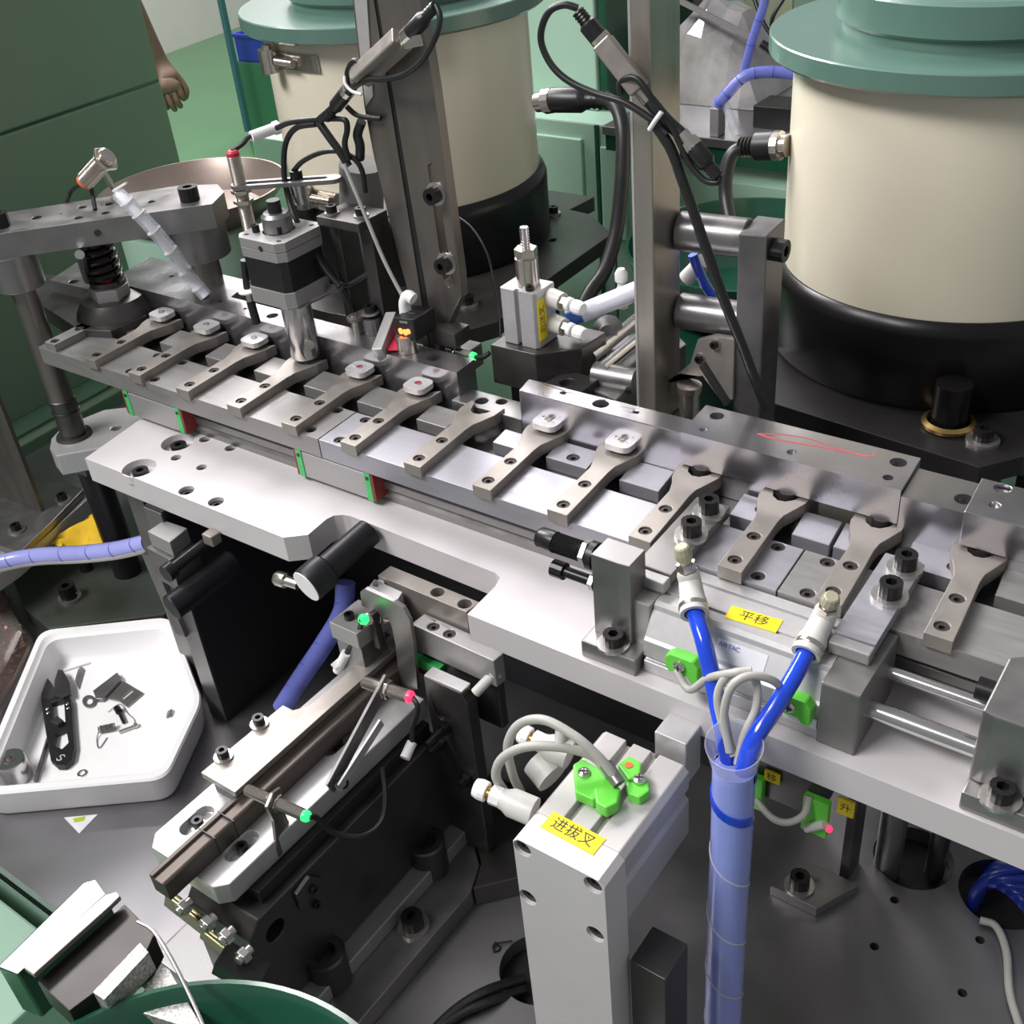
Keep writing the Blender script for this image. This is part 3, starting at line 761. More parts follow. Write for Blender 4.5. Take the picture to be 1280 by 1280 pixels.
# ================================================================== columns, posts and rear mechanisms
col = thing('slotted_column', 'tall dark slotted steel column of two bars in front of the left drum', 'column', (275, 116, -14))
def yb(u, v, y=112): return G(u, v, y=y)
def panel(pts, y0, th, m, name, parent, bevel=.5, holes=(), **k):
    """vertical panel in the plane y=y0, outline from pixel corners, thickness going back"""
    P_ = [G(u, v, y=y0) for u, v in pts]
    fr = ((0, y0, 0), (1, 0, 0), (0, 0, 1))
    b = MB(); b.prism([(p.x, p.z) for p in P_], 0, th, holes=holes, frame=((0, y0 + th, 0), (1, 0, 0), (0, 0, 1)))
    return part(name, b, M[m], parent, bevel, **k)
panel([(438, -25), (463, -25), (538, 445), (532, 445), (500, 330), (468, 200), (455, 131)], 112, 14, 'iron', 'left_bar', col)
panel([(462, -25), (468, -25), (547, 445), (539, 445)], 113, 6, 'black', 'gap_shade', col, 0)  # black strip standing for the shade between the two bars
def slotpts(y, *uv): return [(G(u, v, y=y).x, G(u, v, y=y).z) for u, v in uv]
sl = slotpts(112, (537, 205), (542, 203), (547, 212), (568, 355), (563, 358), (557, 350))
panel([(467, -25), (520, -25), (542, 111), (557, 222), (574, 345), (576, 372), (566, 392), (546, 445)], 110, 8, 'iron', 'slotted_plate', col, holes=[sl])
b = MB(); P_ = [G(440, -25, y=111), G(457, -25, y=111), G(466, 120, y=111), G(457, 134, y=111)]
b.prism([(p.x, p.z) for p in P_], 0, 1, frame=((0, 112, 0), (1, 0, 0), (0, 0, 1))); part('edge_strip', b, M['alu_bright'], col, .3)
for u, v in ((546, 242), (559, 329)):
    p = G(u, v, y=110)
    inst('washer', washer_mesh(7.2, 4, 1.4), col, p, (0, -1, 0)); inst('screw', cap_mesh(5.2, 6), col, p - Vector((0, 1.4, 0)), (0, -1, 0))
b = MB(); b.box(262, 296, 118, 134, -14, 2); part('foot_block', b, M['steel'], col, .5)

post = thing('support_post', 'tall square steel post in the middle with a bright narrow front edge', 'post', (440, 125, -14))
b = MB(); b.box(432.5, 443.8, 110, 141, -14, 262); part('post_body', b, mat('post_steel', (.42, .385, .34), .34, .8, .1, 60, .03, (1, 1, .15), rvar=.1), post, .8)
b = MB(); b.box(430.8, 432.4, 110.5, 140, -6, 262); part('side_strip', b, M['alu_bright'], post, .2)
b = MB(); b.box(424, 452, 108, 146, -26, -14.2); part('foot_block', b, M['darksteel'], post, .5)

# clamp block with two round bars
ck = thing('clamp_block', 'upright dark steel clamp block left of the right drum with a cap screw', 'block', (492, 145, -26))
zt_ = 109.
b = MB(); b.prism([(484.8, 130), (499.9, 133), (498.5, 160), (482.5, 159)], -26, zt_); part('block_body', b, M['steel'], ck, .8)
p = G(966, 312, x=500); capscrew(ck, (499.5, 142, p.z), 6.2, 8, axis=(1, 0, 0))
for k, (v, r) in enumerate(((293, 11), (394, 10.5))):
    zc = G(880, v, y=140).z
    b = MB(); b.cyl((444.5, 140, zc), (484, 144, zc), r, n=32)
    t = single('cross_bar', b, M['steel'], ['upper', 'lower'][k] + ' round steel bar between the middle post and the clamp block', 'bar', .5, 'round bars between post and clamp')

# small pneumatic cylinder in the centre
pc = thing('air_cylinder', 'small upright square aluminium air cylinder with a yellow label in the centre', 'cylinder', (348, 120, 21.7))
x0, x1, y0, y1 = 334.3, 361, 110, 131.5
oc = [(x0, y0 + 1), (x0 + 1, y0), (x0 + 11, y0), (x0 + 11, y0 + 3), (x0 + 14, y0 + 3), (x0 + 14, y0), (x1 - 2, y0), (x1, y0 + 2), (x1, y1), (x0, y1)]
b = MB(); b.prism(oc, 21.7, 58.9); part('cylinder_body', b, M['alu_bright'], pc, .5)
b = MB(); b.lathe([(0, 0), (7.2, 0), (7.2, 18), (6, 18.4), (6, 24), (0, 24)], (349, 121, 58.9), n=28); part('rod_gland', b, M['nickel'], pc)
b = MB(); b.cyl((349, 121, 78), (349, 121, 83), 7.4, n=6, smooth=False); part('hex_nut', b, M['nickel'], pc, .4)
b = MB(); threads(b, (349, 121, 82), (349, 121, 96), 3, 1.6); part('threaded_rod', b, M['chrome'], pc)
capscrew(pc, (354.5, 114.5, 58.9), 2.8, 2)
cp = sticker(pc, (x1 + .05, 116.2, 40), (0, 0, 1), (0, -1, 0), 27, 9, '后送叉', 6, bold=.05)
for k, (dz, dy) in enumerate(((50, 6), (33, 10))):
    c = Vector((x1, y0 + 15.5, dz + 1))
    d = Vector((1, -.15, -.05)).normalized()
    b = MB(); b.cyl(c, c + d * 11, 6.2, 5.6, n=24); f = part('fitting_body', b, M['fitting'], pc)
    b = MB(); b.cyl(c + d * 11, c + d * 15, 4.6, n=6, smooth=False); part('fitting_nut', b, M['nickel'], f, .3)
    b = MB(); b.cyl(c + d * 15, c + d * 18, 4.4, n=20); b.cyl(c + d * 18.8, c + d * 20, 2.6, n=16); part('collar', b, M['foam'], f)
    b = MB(); 
    for q in range(12):
        pass
    b.lathe([(0, 20), (4, 20), (4.6, 22), (4.4, 26), (3.6, 27.5), (0, 27.5)], c, d, n=12, smooth=False); part('adjust_knob', b, M['foam'], f, label='white ribbed knob')
cbk = thing('cylinder_mount', 'dark steel mounting block under the small upright cylinder', 'block', (350, 125, -14))
b = MB(); b.prism([(328, 103), (362, 104), (384, 124), (386, 150), (328, 150)], -6, 21.5); part('mount_body', b, M['darksteel'], cbk, .7)
# slides and bars right of the cylinder
sl_ = thing('slide_unit', 'dark slide with two bright round rods behind the middle post', 'slide', (400, 160, -20))
b = MB(); b.prism(poly(0, (700, 470), (760, 430), (830, 400), (858, 430), (800, 470), (770, 500)), -20, 0); part('slide_base', b, M['steel'], sl_, .6)
for k, (a, c) in enumerate((((738, 447), (800, 398)), ((752, 462), (808, 418)))):
    b = MB(); b.cyl(G(*a, z=10), G(c[0] + 30, c[1] - 26, z=10), 4.4, n=20); part('slide_rod', b, M['chrome'], sl_)
b = MB(); p = G(760, 412, z=12); b.lathe([(0, 0), (10, 0), (10, 4), (6, 6), (6, 12), (0, 12)], p, (.5, -.8, .2), n=24); part('end_disc', b, M['steel'], sl_)
b = MB(); p = G(768, 480, z=0); b.cyl(p + Vector((-14, 0, 4)), p + Vector((14, 3, 4)), 8, n=20); part('rounded_lug', b, M['steel'], sl_)
sb = thing('small_block', 'small drilled dark block behind the bright bar', 'block', (*G2(705, 478, 5), -14))
b = MB(); b.prism(poly(5, (680, 478), (712, 462), (748, 474), (722, 492)), -12, 5, holes=[(*G2(709, 478, 5), 5)], blind=5); part('block_body', b, M['darksteel'], sb, .5)

# toggle clamp plate with two screws behind bar (px 870, 430)
tg = thing('toggle_bracket', 'beige steel bracket plate with two small screws, left of the clamp block', 'bracket', G(880, 470, z=-6))
b = MB(); P_ = [G(u, v, y=128) for u, v in ((829, 481), (862, 456), (872, 425), (893, 420), (918, 424), (916, 500), (900, 500), (878, 470), (848, 466), (838, 490))]
b.prism([(p.x, p.z) for p in P_], 0, 4, frame=((0, 132, 0), (1, 0, 0), (0, 0, 1))); part('bracket_plate', b, M['fork'], tg, .4)
for u, v in ((894, 430), (875, 448)):
    p = G(u, v, y=128); capscrew(tg, p, 2.4, 2, 3.6, axis=(0, -1, 0), wh=.6)
b = MB(); p = G(862, 492, z=8); b.cyl(p + Vector((0, 0, -14)), p + Vector((0, 0, 2)), 6, n=20); b.cyl(p + Vector((0, 0, 2)), p + Vector((0, 0, 6)), 7.4, n=20)
part('stop_pin', b, M['nickel'], tg)
b = MB(); b.beam(G(878, 455, y=126), G(910, 505, y=126), 3, 5, (0, 1, 0)); part('lever', b, M['darksteel'], tg, .3)

# ------------------------------------------------------------------ pressing frame, upper left
pp = thing('press_plate', 'thick diagonal grey plate on two round posts at the upper left', 'plate', (20, 60, 64))
outp = poly(82, (-90, 305), (265, 255), (280, 240), (272, 230), (222, 232), (-90, 281))
hl = [(*G2(u, v, 82), r) for u, v, r in ((46, 272, 3.6), (98, 272, 3.2), (103, 259, 3.2), (136, 255, 3.2), (132, 266, 3.2), (189, 252, 2.8), (76, 267, 1.2))]
b = MB(); b.prism(outp, 64, 82, holes=hl, blind=10); part('plate_body', b, M['steel'], pp, .7)
b = MB(); p = G(117, 294, z=73)
# small threaded hole in the front face
fd = (G(265, 255, z=82) - G(0, 293, z=82)).normalized()
nf = Vector((fd.y, -fd.x, 0))
o = (G(0, 293, z=82)); tpar = (G(117, 277, z=82) - o).dot(fd); pc_ = o + fd * tpar + Vector((0, 0, -9))
b.cyl(pc_ - nf * 1, pc_ + nf * .25, 2.4, n=16); part('threaded_hole', b, M['hole'], pp)
p = G(238, 250, z=82); capscrew(pp, (p.x, p.y, 82), 7.2, 10)
p = G(1, 283, z=82); capscrew(pp, (p.x, p.y, 82), 7.2, 10)
def gpost(x, y, z0, z1, r, lab, boss=True, base=True):
    t = thing('guide_post', lab, 'post', (x, y, z0), group='round posts of the pressing frame')
    b = MB(); b.lathe([(0, z0), (r, z0), (r, z1), (0, z1)], (x, y, 0), n=36); part('post_shaft', b, M['iron'], t)
    b = MB(); b.lathe([(0, z1 - 26), (r * 1.9, z1 - 26), (r * 1.9, z1), (0, z1)], (x, y, 0), n=36); part('post_boss', b, M['steel'], t, .4)
    if base:
        b = MB(); b.lathe([(r, z0 + 34), (r + .9, z0 + 33.4), (r + .9, z0 + 2), (r + 4.4, z0 + 2), (r + 5.4, z0), (0, z0)], (x, y, 0), n=36); part('bush', b, M['darksteel'], t)
        b = MB(); b.lathe([(r + .8, z0 + 24), (r + 1.6, z0 + 23.6), (r + 1.6, z0 + 23), (r + .8, z0 + 22.6)], (x, y, 0), n=36); part('groove_ring', b, M['black'], t)
    return t
gpost(-25, 3, -90, 64, 9.2, 'round steel post standing left of the beam end, front of the pressing frame')
gpost(58, 104, 15, 64, 12, 'thick short steel post of the pressing frame behind the first clips', base=False)
br = thing('post_bracket', 'bright machined bracket holding the front round post, under the plate corner', 'bracket', (-10, 0, -106))
b = MB(); b.prism(poly(-90, (62, 560), (70, 570), (135, 558), (215, 545), (190, 505), (130, 512), (78, 533), (64, 548)), -108, -90, holes=[(*G2(145, 535, -90), 4)]); part('bracket_body', b, M['alu_bright'], br, 2)
b = MB(); b.box(-52, -24, 0, 28, -128, -108.2); part('bracket_stem', b, M['steel'], br, .5)
# sensor on press plate
def prox(name, lab, tip, tail, r, cap, body='nickel', cable=None, nuts=(.45,), group=None, capm=None):
    tip, tail = Vector(tip), Vector(tail); d = (tail - tip).normalized(); L = (tail - tip).length
    t = thing(name, lab, 'sensor', tip, group=group)
    b = MB(); threads(b, tip, tail, r, 1.1, 18); part('threaded_barrel', b, M[body], t)
    for k in nuts:
        b = MB(); b.cyl(tip + d * L * k, tip + d * (L * k + 2.6), r * 1.5, n=6, smooth=False); part('hex_nut', b, M['nickel'], t, .3)
    b = MB(); b.lathe([(0, 0), (r * .92, 0), (r * .92, 2.2), (r * .6, 3.6), (0, 3.6)], tail, d, n=16); part('end_cap', b, M[cap], t, label=capm)
    if cable:
        b = MB(); b.tube([tail + d * 3] + [Vector(p) for p in cable], 1.6, n=8); part('cable', b, M['rubber'], t)
    return t
zt = 82
s_t = G(107, 226, z=104); s_b = G(122, 205, z=118)
prox('proximity_sensor', 'short metal sensor with an orange end above the pressing plate', s_b + Vector((4, 8, 4)), s_t, 6.4, 'orange_plain', cable=[G(112, 232, z=98), G(116, 245, z=90), G(119, 262, z=82.5)], nuts=(.1,), capm='orange cap')
b = MB(); q0 = G(122, 204, z=116); q1 = G(143, 238, z=84); b.beam(q1 + Vector((0, 0, 2)), q0, 13, 2.4, up=(1, .6, .5)); 
single('sensor_bracket', b, M['iron'], 'bent strip bracket holding the orange-ended sensor on the pressing plate', 'bracket', .4)
b = MB(); b.tube([G(106, 232, z=100), G(96, 233, z=96), G(88, 241, z=88), G(83, 252, z=83)], 1.6, n=8); single('black_cable', b, M['rubber'], 'short black cable arching down left of the orange-ended sensor', 'cable')
# cable tie tube leaning on press plate
tt_ = thing('clear_tube', 'clear spiral-wrapped tube leaning across the pressing plate', 'tube', G(265, 365, z=16))
P_ = [G(158, 243, z=100), G(172, 256, z=94), G(195, 280, z=80), G(222, 312, z=58), G(245, 345, z=32), G(265, 368, z=17)]
P_ = [p + Vector((6, -10, 4)) for p in P_]
b = MB(); b.tube(P_, 5.2, n=12); part('sleeve', b, M['wrap'], tt_)
b = MB(); b.tube(P_, 3.0, n=8); part('inner_tube', b, M['foam'], tt_)
b = MB(); b.beam(P_[0] + Vector((-2, -2, 3)), P_[0] + Vector((8, 3, 8)), 3, 1.2); part('cut_end', b, M['foam'], tt_)
for i, c in enumerate(catmull(P_, 4)[3:-2:3]):
    b = MB(); d = (P_[-1] - P_[0]).normalized(); b.cyl(c - d * .4, c + d * .4, 5.5, n=14); part('wrap_seam', b, M['fitting'], tt_)
# press head under plate: spindle, hexagonal collar, red coil
hd = thing('press_tool', 'round steel press head with a red and black coil under the pressing plate', 'press', G(130, 400, z=-6))
p = G(135, 362, z=20); 
b = MB(); b.lathe([(0, -14), (30, -14), (30, 2), (24, 12), (14, 14), (14, 26), (0, 26)], (p.x - 6, p.y + 6, 0), n=40); part('head_body', b, M['darksteel'], hd)
b = MB(); b.cyl((p.x - 3, p.y + 3, 12), (p.x - 3, p.y + 3, 22), 15, n=6, smooth=False); part('hex_collar', b, M['alu'], hd, .6)
b = MB()
for k in range(5): b.tube([Vector((p.x - 4 + 11 * math.cos(a), p.y + 4 + 11 * math.sin(a), 26 + 6.5 * k + a / 6.28 * 6)) for a in [j * math.pi / 6 for j in range(13)]], 2.8, n=8, sub=1)
part('coil_spring', b, M['gloss_black'], hd, kind='stuff')
b = MB(); b.cyl((p.x - 4, p.y + 4, 22), (p.x - 4, p.y + 4, 63.5), 7, n=20); part('plunger', b, M['red_plain'], hd, label='red plunger')
b = MB(); p2_ = G(100, 320, z=62); b.cyl(G(110, 350, z=22), p2_ + Vector((0, 0, 1)), 3.4, n=16); part('side_rod', b, M['chrome'], hd)
b = MB(); b.prism(poly(-4, (30, 372), (60, 348), (165, 370), (185, 400), (140, 420), (100, 418)), -14, 0); t = single('lower_platen', b, M['darksteel'], 'dark steel platen under the press head at the left', 'platen', .6)
b = MB(); b.prism(poly(10, (62, 350), (100, 325), (160, 345), (130, 366)), -14, 10, holes=[(*G2(92, 352, 10), 4)], blind=6); single('platen_block', b, M['steel'], 'grey block beneath the pressing plate, left of the press head', 'block', .6)

# ------------------------------------------------------------------ stepper motor and spindle
mo = thing('stepper_motor', 'square black and silver motor with a round spindle over the fourth fork', 'motor', (190, 75, 40))
def sq(x0, x1, y0, y1, c): return [(x0 + c, y0), (x1 - c, y0), (x1, y0 + c), (x1, y1 - c), (x1 - c, y1), (x0 + c, y1), (x0, y1 - c), (x0, y0 + c)]
X0, X1, Y0, Y1 = 163, 205, 54, 96
b = MB(); b.prism(sq(X0 + 1, X1 - 1, Y0 + 1, Y1 - 1, 4), 52, 73); part('motor_core', b, M['black'], mo, .5, label='black middle section')
b = MB(); b.prism(sq(X0, X1, Y0, Y1, 5), 73, 79.6); part('end_bell', b, M['alu'], mo, .5)
b = MB(); b.prism(sq(X0, X1, Y0, Y1, 5), 80, 86, holes=[(X0 + 6, Y0 + 6, 1.8), (X1 - 6, Y0 + 6, 1.8), (X0 + 6, Y1 - 6, 1.8), (X1 - 6, Y1 - 6, 1.8), (184, 75, 11)], blind=3); part('top_bell', b, M['alu'], mo, .5)
b = MB(); b.prism(sq(X0, X1, Y0, Y1, 5), 41, 52); part('bottom_bell', b, M['alu'], mo, .5)
b = MB(); b.cyl(((X0 + X1) / 2 + 3, Y0 - .2, 81), ((X0 + X1) / 2 + 3, Y0 + 1, 81), 2, n=14); part('side_hole', b, M['hole'], mo)
b = MB(); b.lathe([(0, 86), (10, 86), (10, 96), (8, 98), (0, 98)], (184, 75, 0), n=32); part('shaft_collar', b, M['steel'], mo)
b = MB(); b.lathe([(0, 98), (4.5, 98), (4.5, 106), (0, 106)], (184, 75, 0), n=16); part('shaft_end', b, M['black'], mo)
for x, y in ((172, 66), (190, 70)): capscrew(mo, (x, y, 86), 2.6, 5)
b = MB(); b.lathe([(0, 3.2), (9.6, 3.2), (10.2, 4.5), (10.2, 41), (0, 41)], (198, 63.5, 0), n=40); sp = part('spindle', b, M['chrome'], mo)
b = MB(); b.lathe([(0, 1.2), (8, 1.2), (8, 3.2), (0, 3.2)], (198, 63.5, 0), n=30); part('spindle_tip', b, M['black'], mo)
b = MB(); p = Vector((208, 60, 15)); b.cyl(p, p + Vector((1, -1, 0)), 3.4, n=14); part('lock_screw', b, M['zinc'], mo)
# L bracket behind motor
lb = thing('motor_bracket', 'dark steel bracket frame behind the motor with two cap screws', 'bracket', (225, 105, -14))
b = MB(); b.prism([(207, 88), (244, 88), (244, 116), (207, 116)], 88, 94); part('top_shelf', b, M['darksteel'], lb, .5)
b = MB(); b.box(234, 244, 98, 116, 15.2, 88); part('upright', b, M['darksteel'], lb, .5)
b = MB(); b.box(207, 215, 98, 116, 15.2, 88); part('upright', b, M['darksteel'], lb, .5)
for x, y in ((214, 96), (236, 100)): capscrew(lb, (x, y, 94), 3.6, 4.6, 5, wh=1)
b = MB(); b.cyl((170, 90, 20), (170, 90, 41), 9, n=6, smooth=False); single('dark_spacer', b, M['steel'], 'short hexagonal spacer under the back of the motor', 'spacer', .5)
# guide rod with slotted arm holding the threaded sensor
rd = thing('guide_rod', 'bright vertical rod with a black cap screw carrying the slotted arm beside the motor', 'rod', (203, 106, 15))
rx, ry = 205, 104
pz = G(372, 228, y=104).z
rx = G(372, 228, y=104).x
b = MB(); b.lathe([(0, 94), (5.6, 94), (5.6, pz), (0, pz)], (rx, ry, 0), n=24); part('rod_shaft', b, M['chrome'], rd)
capscrew(rd, (rx, ry, pz + 3), 4.2, 5)
ar = thing('slotted_link', 'flat slotted steel arm on top of the bright rod beside the motor', 'arm', (rx, ry, pz))
a0, a1 = G(300, 232, z=pz + 1.5), G(416, 224, z=pz + 1.5); dv = (a1 - a0).normalized(); pv = Vector((-dv.y, dv.x, 0)); Lr = (a1 - a0).length
def capsule(L, w, n=10):
    return [(L + w * math.cos(a), w * math.sin(a)) for a in [-math.pi / 2 + math.pi * i / n for i in range(n + 1)]] + [(w * math.cos(a), w * math.sin(a)) for a in [math.pi / 2 + math.pi * i / n for i in range(n + 1)]]
b = MB(); b.prism(capsule(Lr, 6), 0, 3, holes=[[(x + 6, y) for x, y in capsule(Lr - 12, 2.6)]], frame=(Vector((a0.x, a0.y, pz)), dv, pv)); part('arm_strip', b, M['steel'], ar, .4)
sx = Vector((a0.x, a0.y, pz))
s_top = G(303, 190, x=a0.x)
prox('proximity_sensor', 'long threaded vertical sensor with a crimson top, left of the motor', (a0.x, a0.y, pz - 28), (a0.x, a0.y, s_top.z), 4.6, 'red_plain', nuts=(.36, .5), cable=[G(303, 180, x=a0.x), G(310, 172, x=a0.x), G(318, 169, x=a0.x + 1)], capm='crimson end cap', group='threaded sensors')
# white cable marker tube
c0, c1 = G(314, 171, x=a0.x + 1), G(342, 161, x=a0.x + 6)
b = MB(); b.cyl(c0, c1, 3.6, n=16); b.cyl(c1, c1 + (c1 - c0).normalized() * 4, 4.4, n=6, smooth=False); single('cable_marker', b, M['foam'], 'white printed marker sleeve on the cable above the crimson-topped sensor', 'marker')
# thin probe left of motor
pr = thing('probe', 'thin hanging probe with a white flange and black tip left of the motor', 'probe', G(318, 400, y=58))
q = [G(u, v, y=58) for u, v in ((305, 325), (309, 363), (313, 376), (321, 404))]
b = MB(); b.cyl(q[0], q[1], 2.4, n=14); part('probe_shaft', b, M['black'], pr)
b = MB(); b.lathe([(0, 0), (6, 1), (6.2, 2), (3.4, 3.5), (0, 4)], q[1] - Vector((0, 0, 2)), n=20); part('flange', b, M['foam'], pr)
b = MB(); b.cyl(q[1], q[2], 2.4, n=12); part('spring', b, M['nickel'], pr)
b = MB(); b.cyl(q[2], q[3], 3, n=14); part('probe_tip', b, M['black'], pr)
# second small group right of spindle: bracket with probe and knurled post
g2 = thing('probe_bracket', 'flat bracket on a ribbed steel post with a hanging black-tipped probe, right of the spindle', 'bracket', (258, 100, 15))
zb2 = G(465, 390, y=100).z
a0, a1 = G(443, 400, z=zb2), G(492, 378, z=zb2); dv = (a1 - a0).normalized(); pv = Vector((-dv.y, dv.x, 0)); Lr = (a1 - a0).length
b = MB(); b.prism(capsule(Lr, 5), 0, 2.6, holes=[[(x + Lr * .5, y) for x, y in capsule(Lr * .45, 2)]], frame=(Vector((a0.x, a0.y, zb2)), dv, pv)); part('arm_strip', b, M['steel'], g2, .3)
pm = G(464, 396, z=zb2); b = MB(); b.lathe([(0, 15.2), (6.5, 15.2), (6.5, zb2), (0, zb2)], (pm.x, pm.y, 0), n=14, smooth=False); part('ribbed_post', b, M['steel'], g2)
capscrew(g2, (pm.x, pm.y, zb2 + 2.6), 4, 4.5, 6)
b = MB(); b.cyl(a0 + Vector((0, 0, 4)), a0 - Vector((0, 0, 12)), 2.6, n=14); part('probe_shaft', b, M['nickel'], g2)
b = MB(); b.cyl(a0 - Vector((0, 0, 12)), a0 - Vector((0, 0, 26)), 2.8, n=14); part('probe_tip', b, M['black'], g2)
# optical sensor
os_ = thing('optical_sensor', 'small black box sensor with a glowing orange display and white cable plug', 'sensor', G(505, 430, y=84))
bx_ = [G(u, v, y=80) for u, v in ((491, 397), (516, 400), (520, 428), (494, 425))]
P_ = [(p.x, p.z) for p in bx_]
b = MB(); b.prism(P_, 0, 22, frame=((0, 102, 0), (1, 0, 0), (0, 0, 1))); part('sensor_body', b, M['black'], os_, .8)
c = (bx_[0] + bx_[2]) / 2; xd = (bx_[1] - bx_[0]).normalized(); zd = (bx_[0] - bx_[3]).normalized()
for k, (dx, dz, r_) in enumerate(((-3, -1, 2.2), (.8, -1.5, 2.2), (3.6, -.6, 1.9))):
    b = MB(); b.ball(c + xd * dx + zd * dz - Vector((0, .3, 0)), r_, n=10, sq=(1, .3, 1)); part('display_dot', b, M['led_orange'], os_, label='glowing orange dot')
text(os_, '0 0 0 0', 2.2, M['whiteink'], c + zd * 5.6 - Vector((0, .2, 0)), xd, zd)
text(os_, '- - -', 3, M['whiteink'], (bx_[0] + bx_[1]) / 2 + Vector((0, 9, .25)), xd, (0, 1, 0))
b = MB(); p = G(505, 368, y=92); b.tube([G(507, 392, y=92), G(506, 378, y=92), G(510, 370, y=92), G(517, 374, y=92)], 4, n=12); part('cable_plug', b, M['foam'], os_)
b = MB(); b.tube([G(503, 370, y=92), G(480, 325, y=92), G(455, 265, y=92), G(430, 205, y=92)], 1.3, n=8); part('grey_lead', b, M['greycable'], os_)
b = MB(); p = G(509, 437, z=16); b.cyl((p.x, p.y, 15.2), (p.x, p.y, 27), 6.5, n=20); part('foot_post', b, M['nickel'], os_)
ab = thing('angle_bar', 'silver square bar slanting up in front of the black optical sensor', 'bar', G(480, 445, z=16))
e0 = G(475, 444, y=70); e1 = G(493, 397, y=98)
b = MB(); b.beam(e0, e1, 12, 8, up=(1, 0, 0)); part('bar_body', b, M['alu'], ab, .6)
b = MB(); b.beam(e0 + Vector((7, 5, 3)), e1 + Vector((7, 0, -4)), 1.2, 7, up=(1, 0, 0)); part('red_edge', b, M['red_plain'], ab, label='red tape on its side')
# green LED sensor
prox('proximity_sensor', 'horizontal sensor with a glowing green end behind the dark bar end', G(560, 436, y=108), G(590, 445, y=104), 3.0, 'led_green', cable=[G(603, 447, y=102), G(612, 441, y=104)], nuts=(.3,), capm='glowing green end', group='sensors with green lights')
b = MB(); p = G(552, 432, z=14); b.box(p.x - 6, p.x + 14, p.y - 2, p.y + 14, 15.2, 26); single('clamp_cube', b, M['darksteel'], 'small dark cube beside the foot of the slotted column', 'block', .4)
# tall wrapped sleeve behind the column
ws = thing('wrapped_sleeve', 'upright grey foam sleeve in clear wrap left of the slotted column', 'sleeve', G(452, 400, y=130))
Pq = [G(452, 205, y=135), G(452, 270, y=135), G(454, 330, y=135), G(458, 395, y=135)]
b = MB(); b.tube(Pq[:2], 15, n=24, sub=1); part('grey_foam', b, mat('grey_foam', (.16, .155, .15), .8), ws)
b = MB(); b.tube(Pq[1:], 14.4, n=24, sub=3); part('wrap_film', b, mat('violet_grey_film', (.30, .29, .36), .3, .2, .1, 40), ws)
# ================================================================== front transfer cylinder and its stop
st = thing('stop_block', 'grey L-shaped stop block with a foot, holding a black shock absorber', 'block', (510, -45, ZP))
b = MB(); b.prism([(497, -46.5), (512, -46.5), (518, -46), (518, -31), (497, -31)], -34.2, 14.5); part('upright', b, M['steel'], st, .6)
b = MB(); b.box(494.5, 525.5, -56, -12, ZP + .2, -34); part('foot', b, M['steel'], st, .6)
p = G(767, 806, z=-34); capscrew(st, (p.x, p.y, -34), 5.2, 6, 8.2, wh=1.5)
sa = thing('shock_absorber', 'black threaded shock absorber with a steel nut, screwed through the stop block', 'damper', (480, -38, 0))
za = G(700, 680, y=-39).z
y_ = -39; xa = G(680, 675, y=y_).x; za = G(712, 684, y=y_).z
b = MB(); threads(b, (xa + 6, y_, za), (496.9, y_, za), 5.4, 1.3, 24); part('threaded_body', b, M['black'], sa)
b = MB(); b.lathe([(0, -4), (4.6, -4), (5.6, -2.5), (5.6, 6), (0, 6)], (xa + 1, y_, za), (1, 0, 0), n=24); part('nose_cap', b, M['screw'], sa)
b = MB(); b.cyl((488.5, y_, za), (491.5, y_, za), 7.6, n=6, smooth=False); part('lock_nut', b, M['zinc'], sa, .3, label='bright lock nut')
b = MB(); b.lathe([(0, 0), (7.2, 0), (7.2, 3.4), (0, 3.4)], (492.2, y_, za), (1, 0, 0), n=24); part('rear_collar', b, M['black'], sa)
lb2 = thing('limit_screw', 'long black cap screw below the shock absorber', 'screw', (480, -44, -20))
zl = G(705, 714, y=-43).z
xl = G(700, 711, y=-43).x
inst('screw_head', cap_mesh(4.6, 7), lb2, (xl + 3, -43, zl), (-1, 0, 0))
b = MB(); b.cyl((xl + 3, -43, zl), (496.9, -43, zl), 2.9, n=18); part('shank', b, M['screw'], lb2)
b = MB(); b.cyl((494, -43, zl), (496.8, -43, zl), 4.6, n=6, smooth=False); part('lock_nut', b, M['zinc'], lb2, .2, label='bright lock nut')

M['darkcap'] = mat('grey_end_cap', (.20, .195, .19), .45, .5, .06, 80)
cy = thing('transfer_cylinder', 'long flat air cylinder along the plate front with a yellow label and blue hoses', 'cylinder', (575, -30, ZP))
# profile in (y, z): grooved extrusion
prof = [(-50, -43.6), (-50, -37), (-48, -36.4), (-48, -34.2), (-50, -33.6), (-50, -24), (-48.5, -22.5), (-40.5, -11.5), (-39.5, -9.4), (-37, -8.2), (-31.2, -8.2), (-31.2, -9.6), (-29.4, -9.6), (-29.4, -8.2), (-16, -8.2), (-16, -10), (-14, -10), (-14, -8.2), (-7, -8.2), (-6, -10), (-6, -43.6)]
b = MB(); b.prism(prof, 527, 616, frame=((0, 0, 0), (0, 1, 0), (0, 0, 1))); part('cylinder_body', b, M['alu_bright'], cy, .3)
b = MB(); b.prism([(512.5, -43), (526.8, -43), (526.8, -14), (512.5, -14)], ZP + .2, -8); part('end_cap', b, M['alu'], cy, .8)
b = MB(); b.prism([(616.2, -52), (634, -52), (634, -6), (616.2, -6)], ZP + .2, -7.4); part('end_cap', b, M['darkcap'], cy, 1)
for k, (xs, ys) in enumerate(((634, -37), (634, -17))):
    b = MB(); b.cyl((xs, ys, -27 + 6 * k), (686, ys, -27 + 6 * k), 4.4 if k == 0 else 3.2, n=24)
    part('guide_rod', b, M['chrome'], cy)
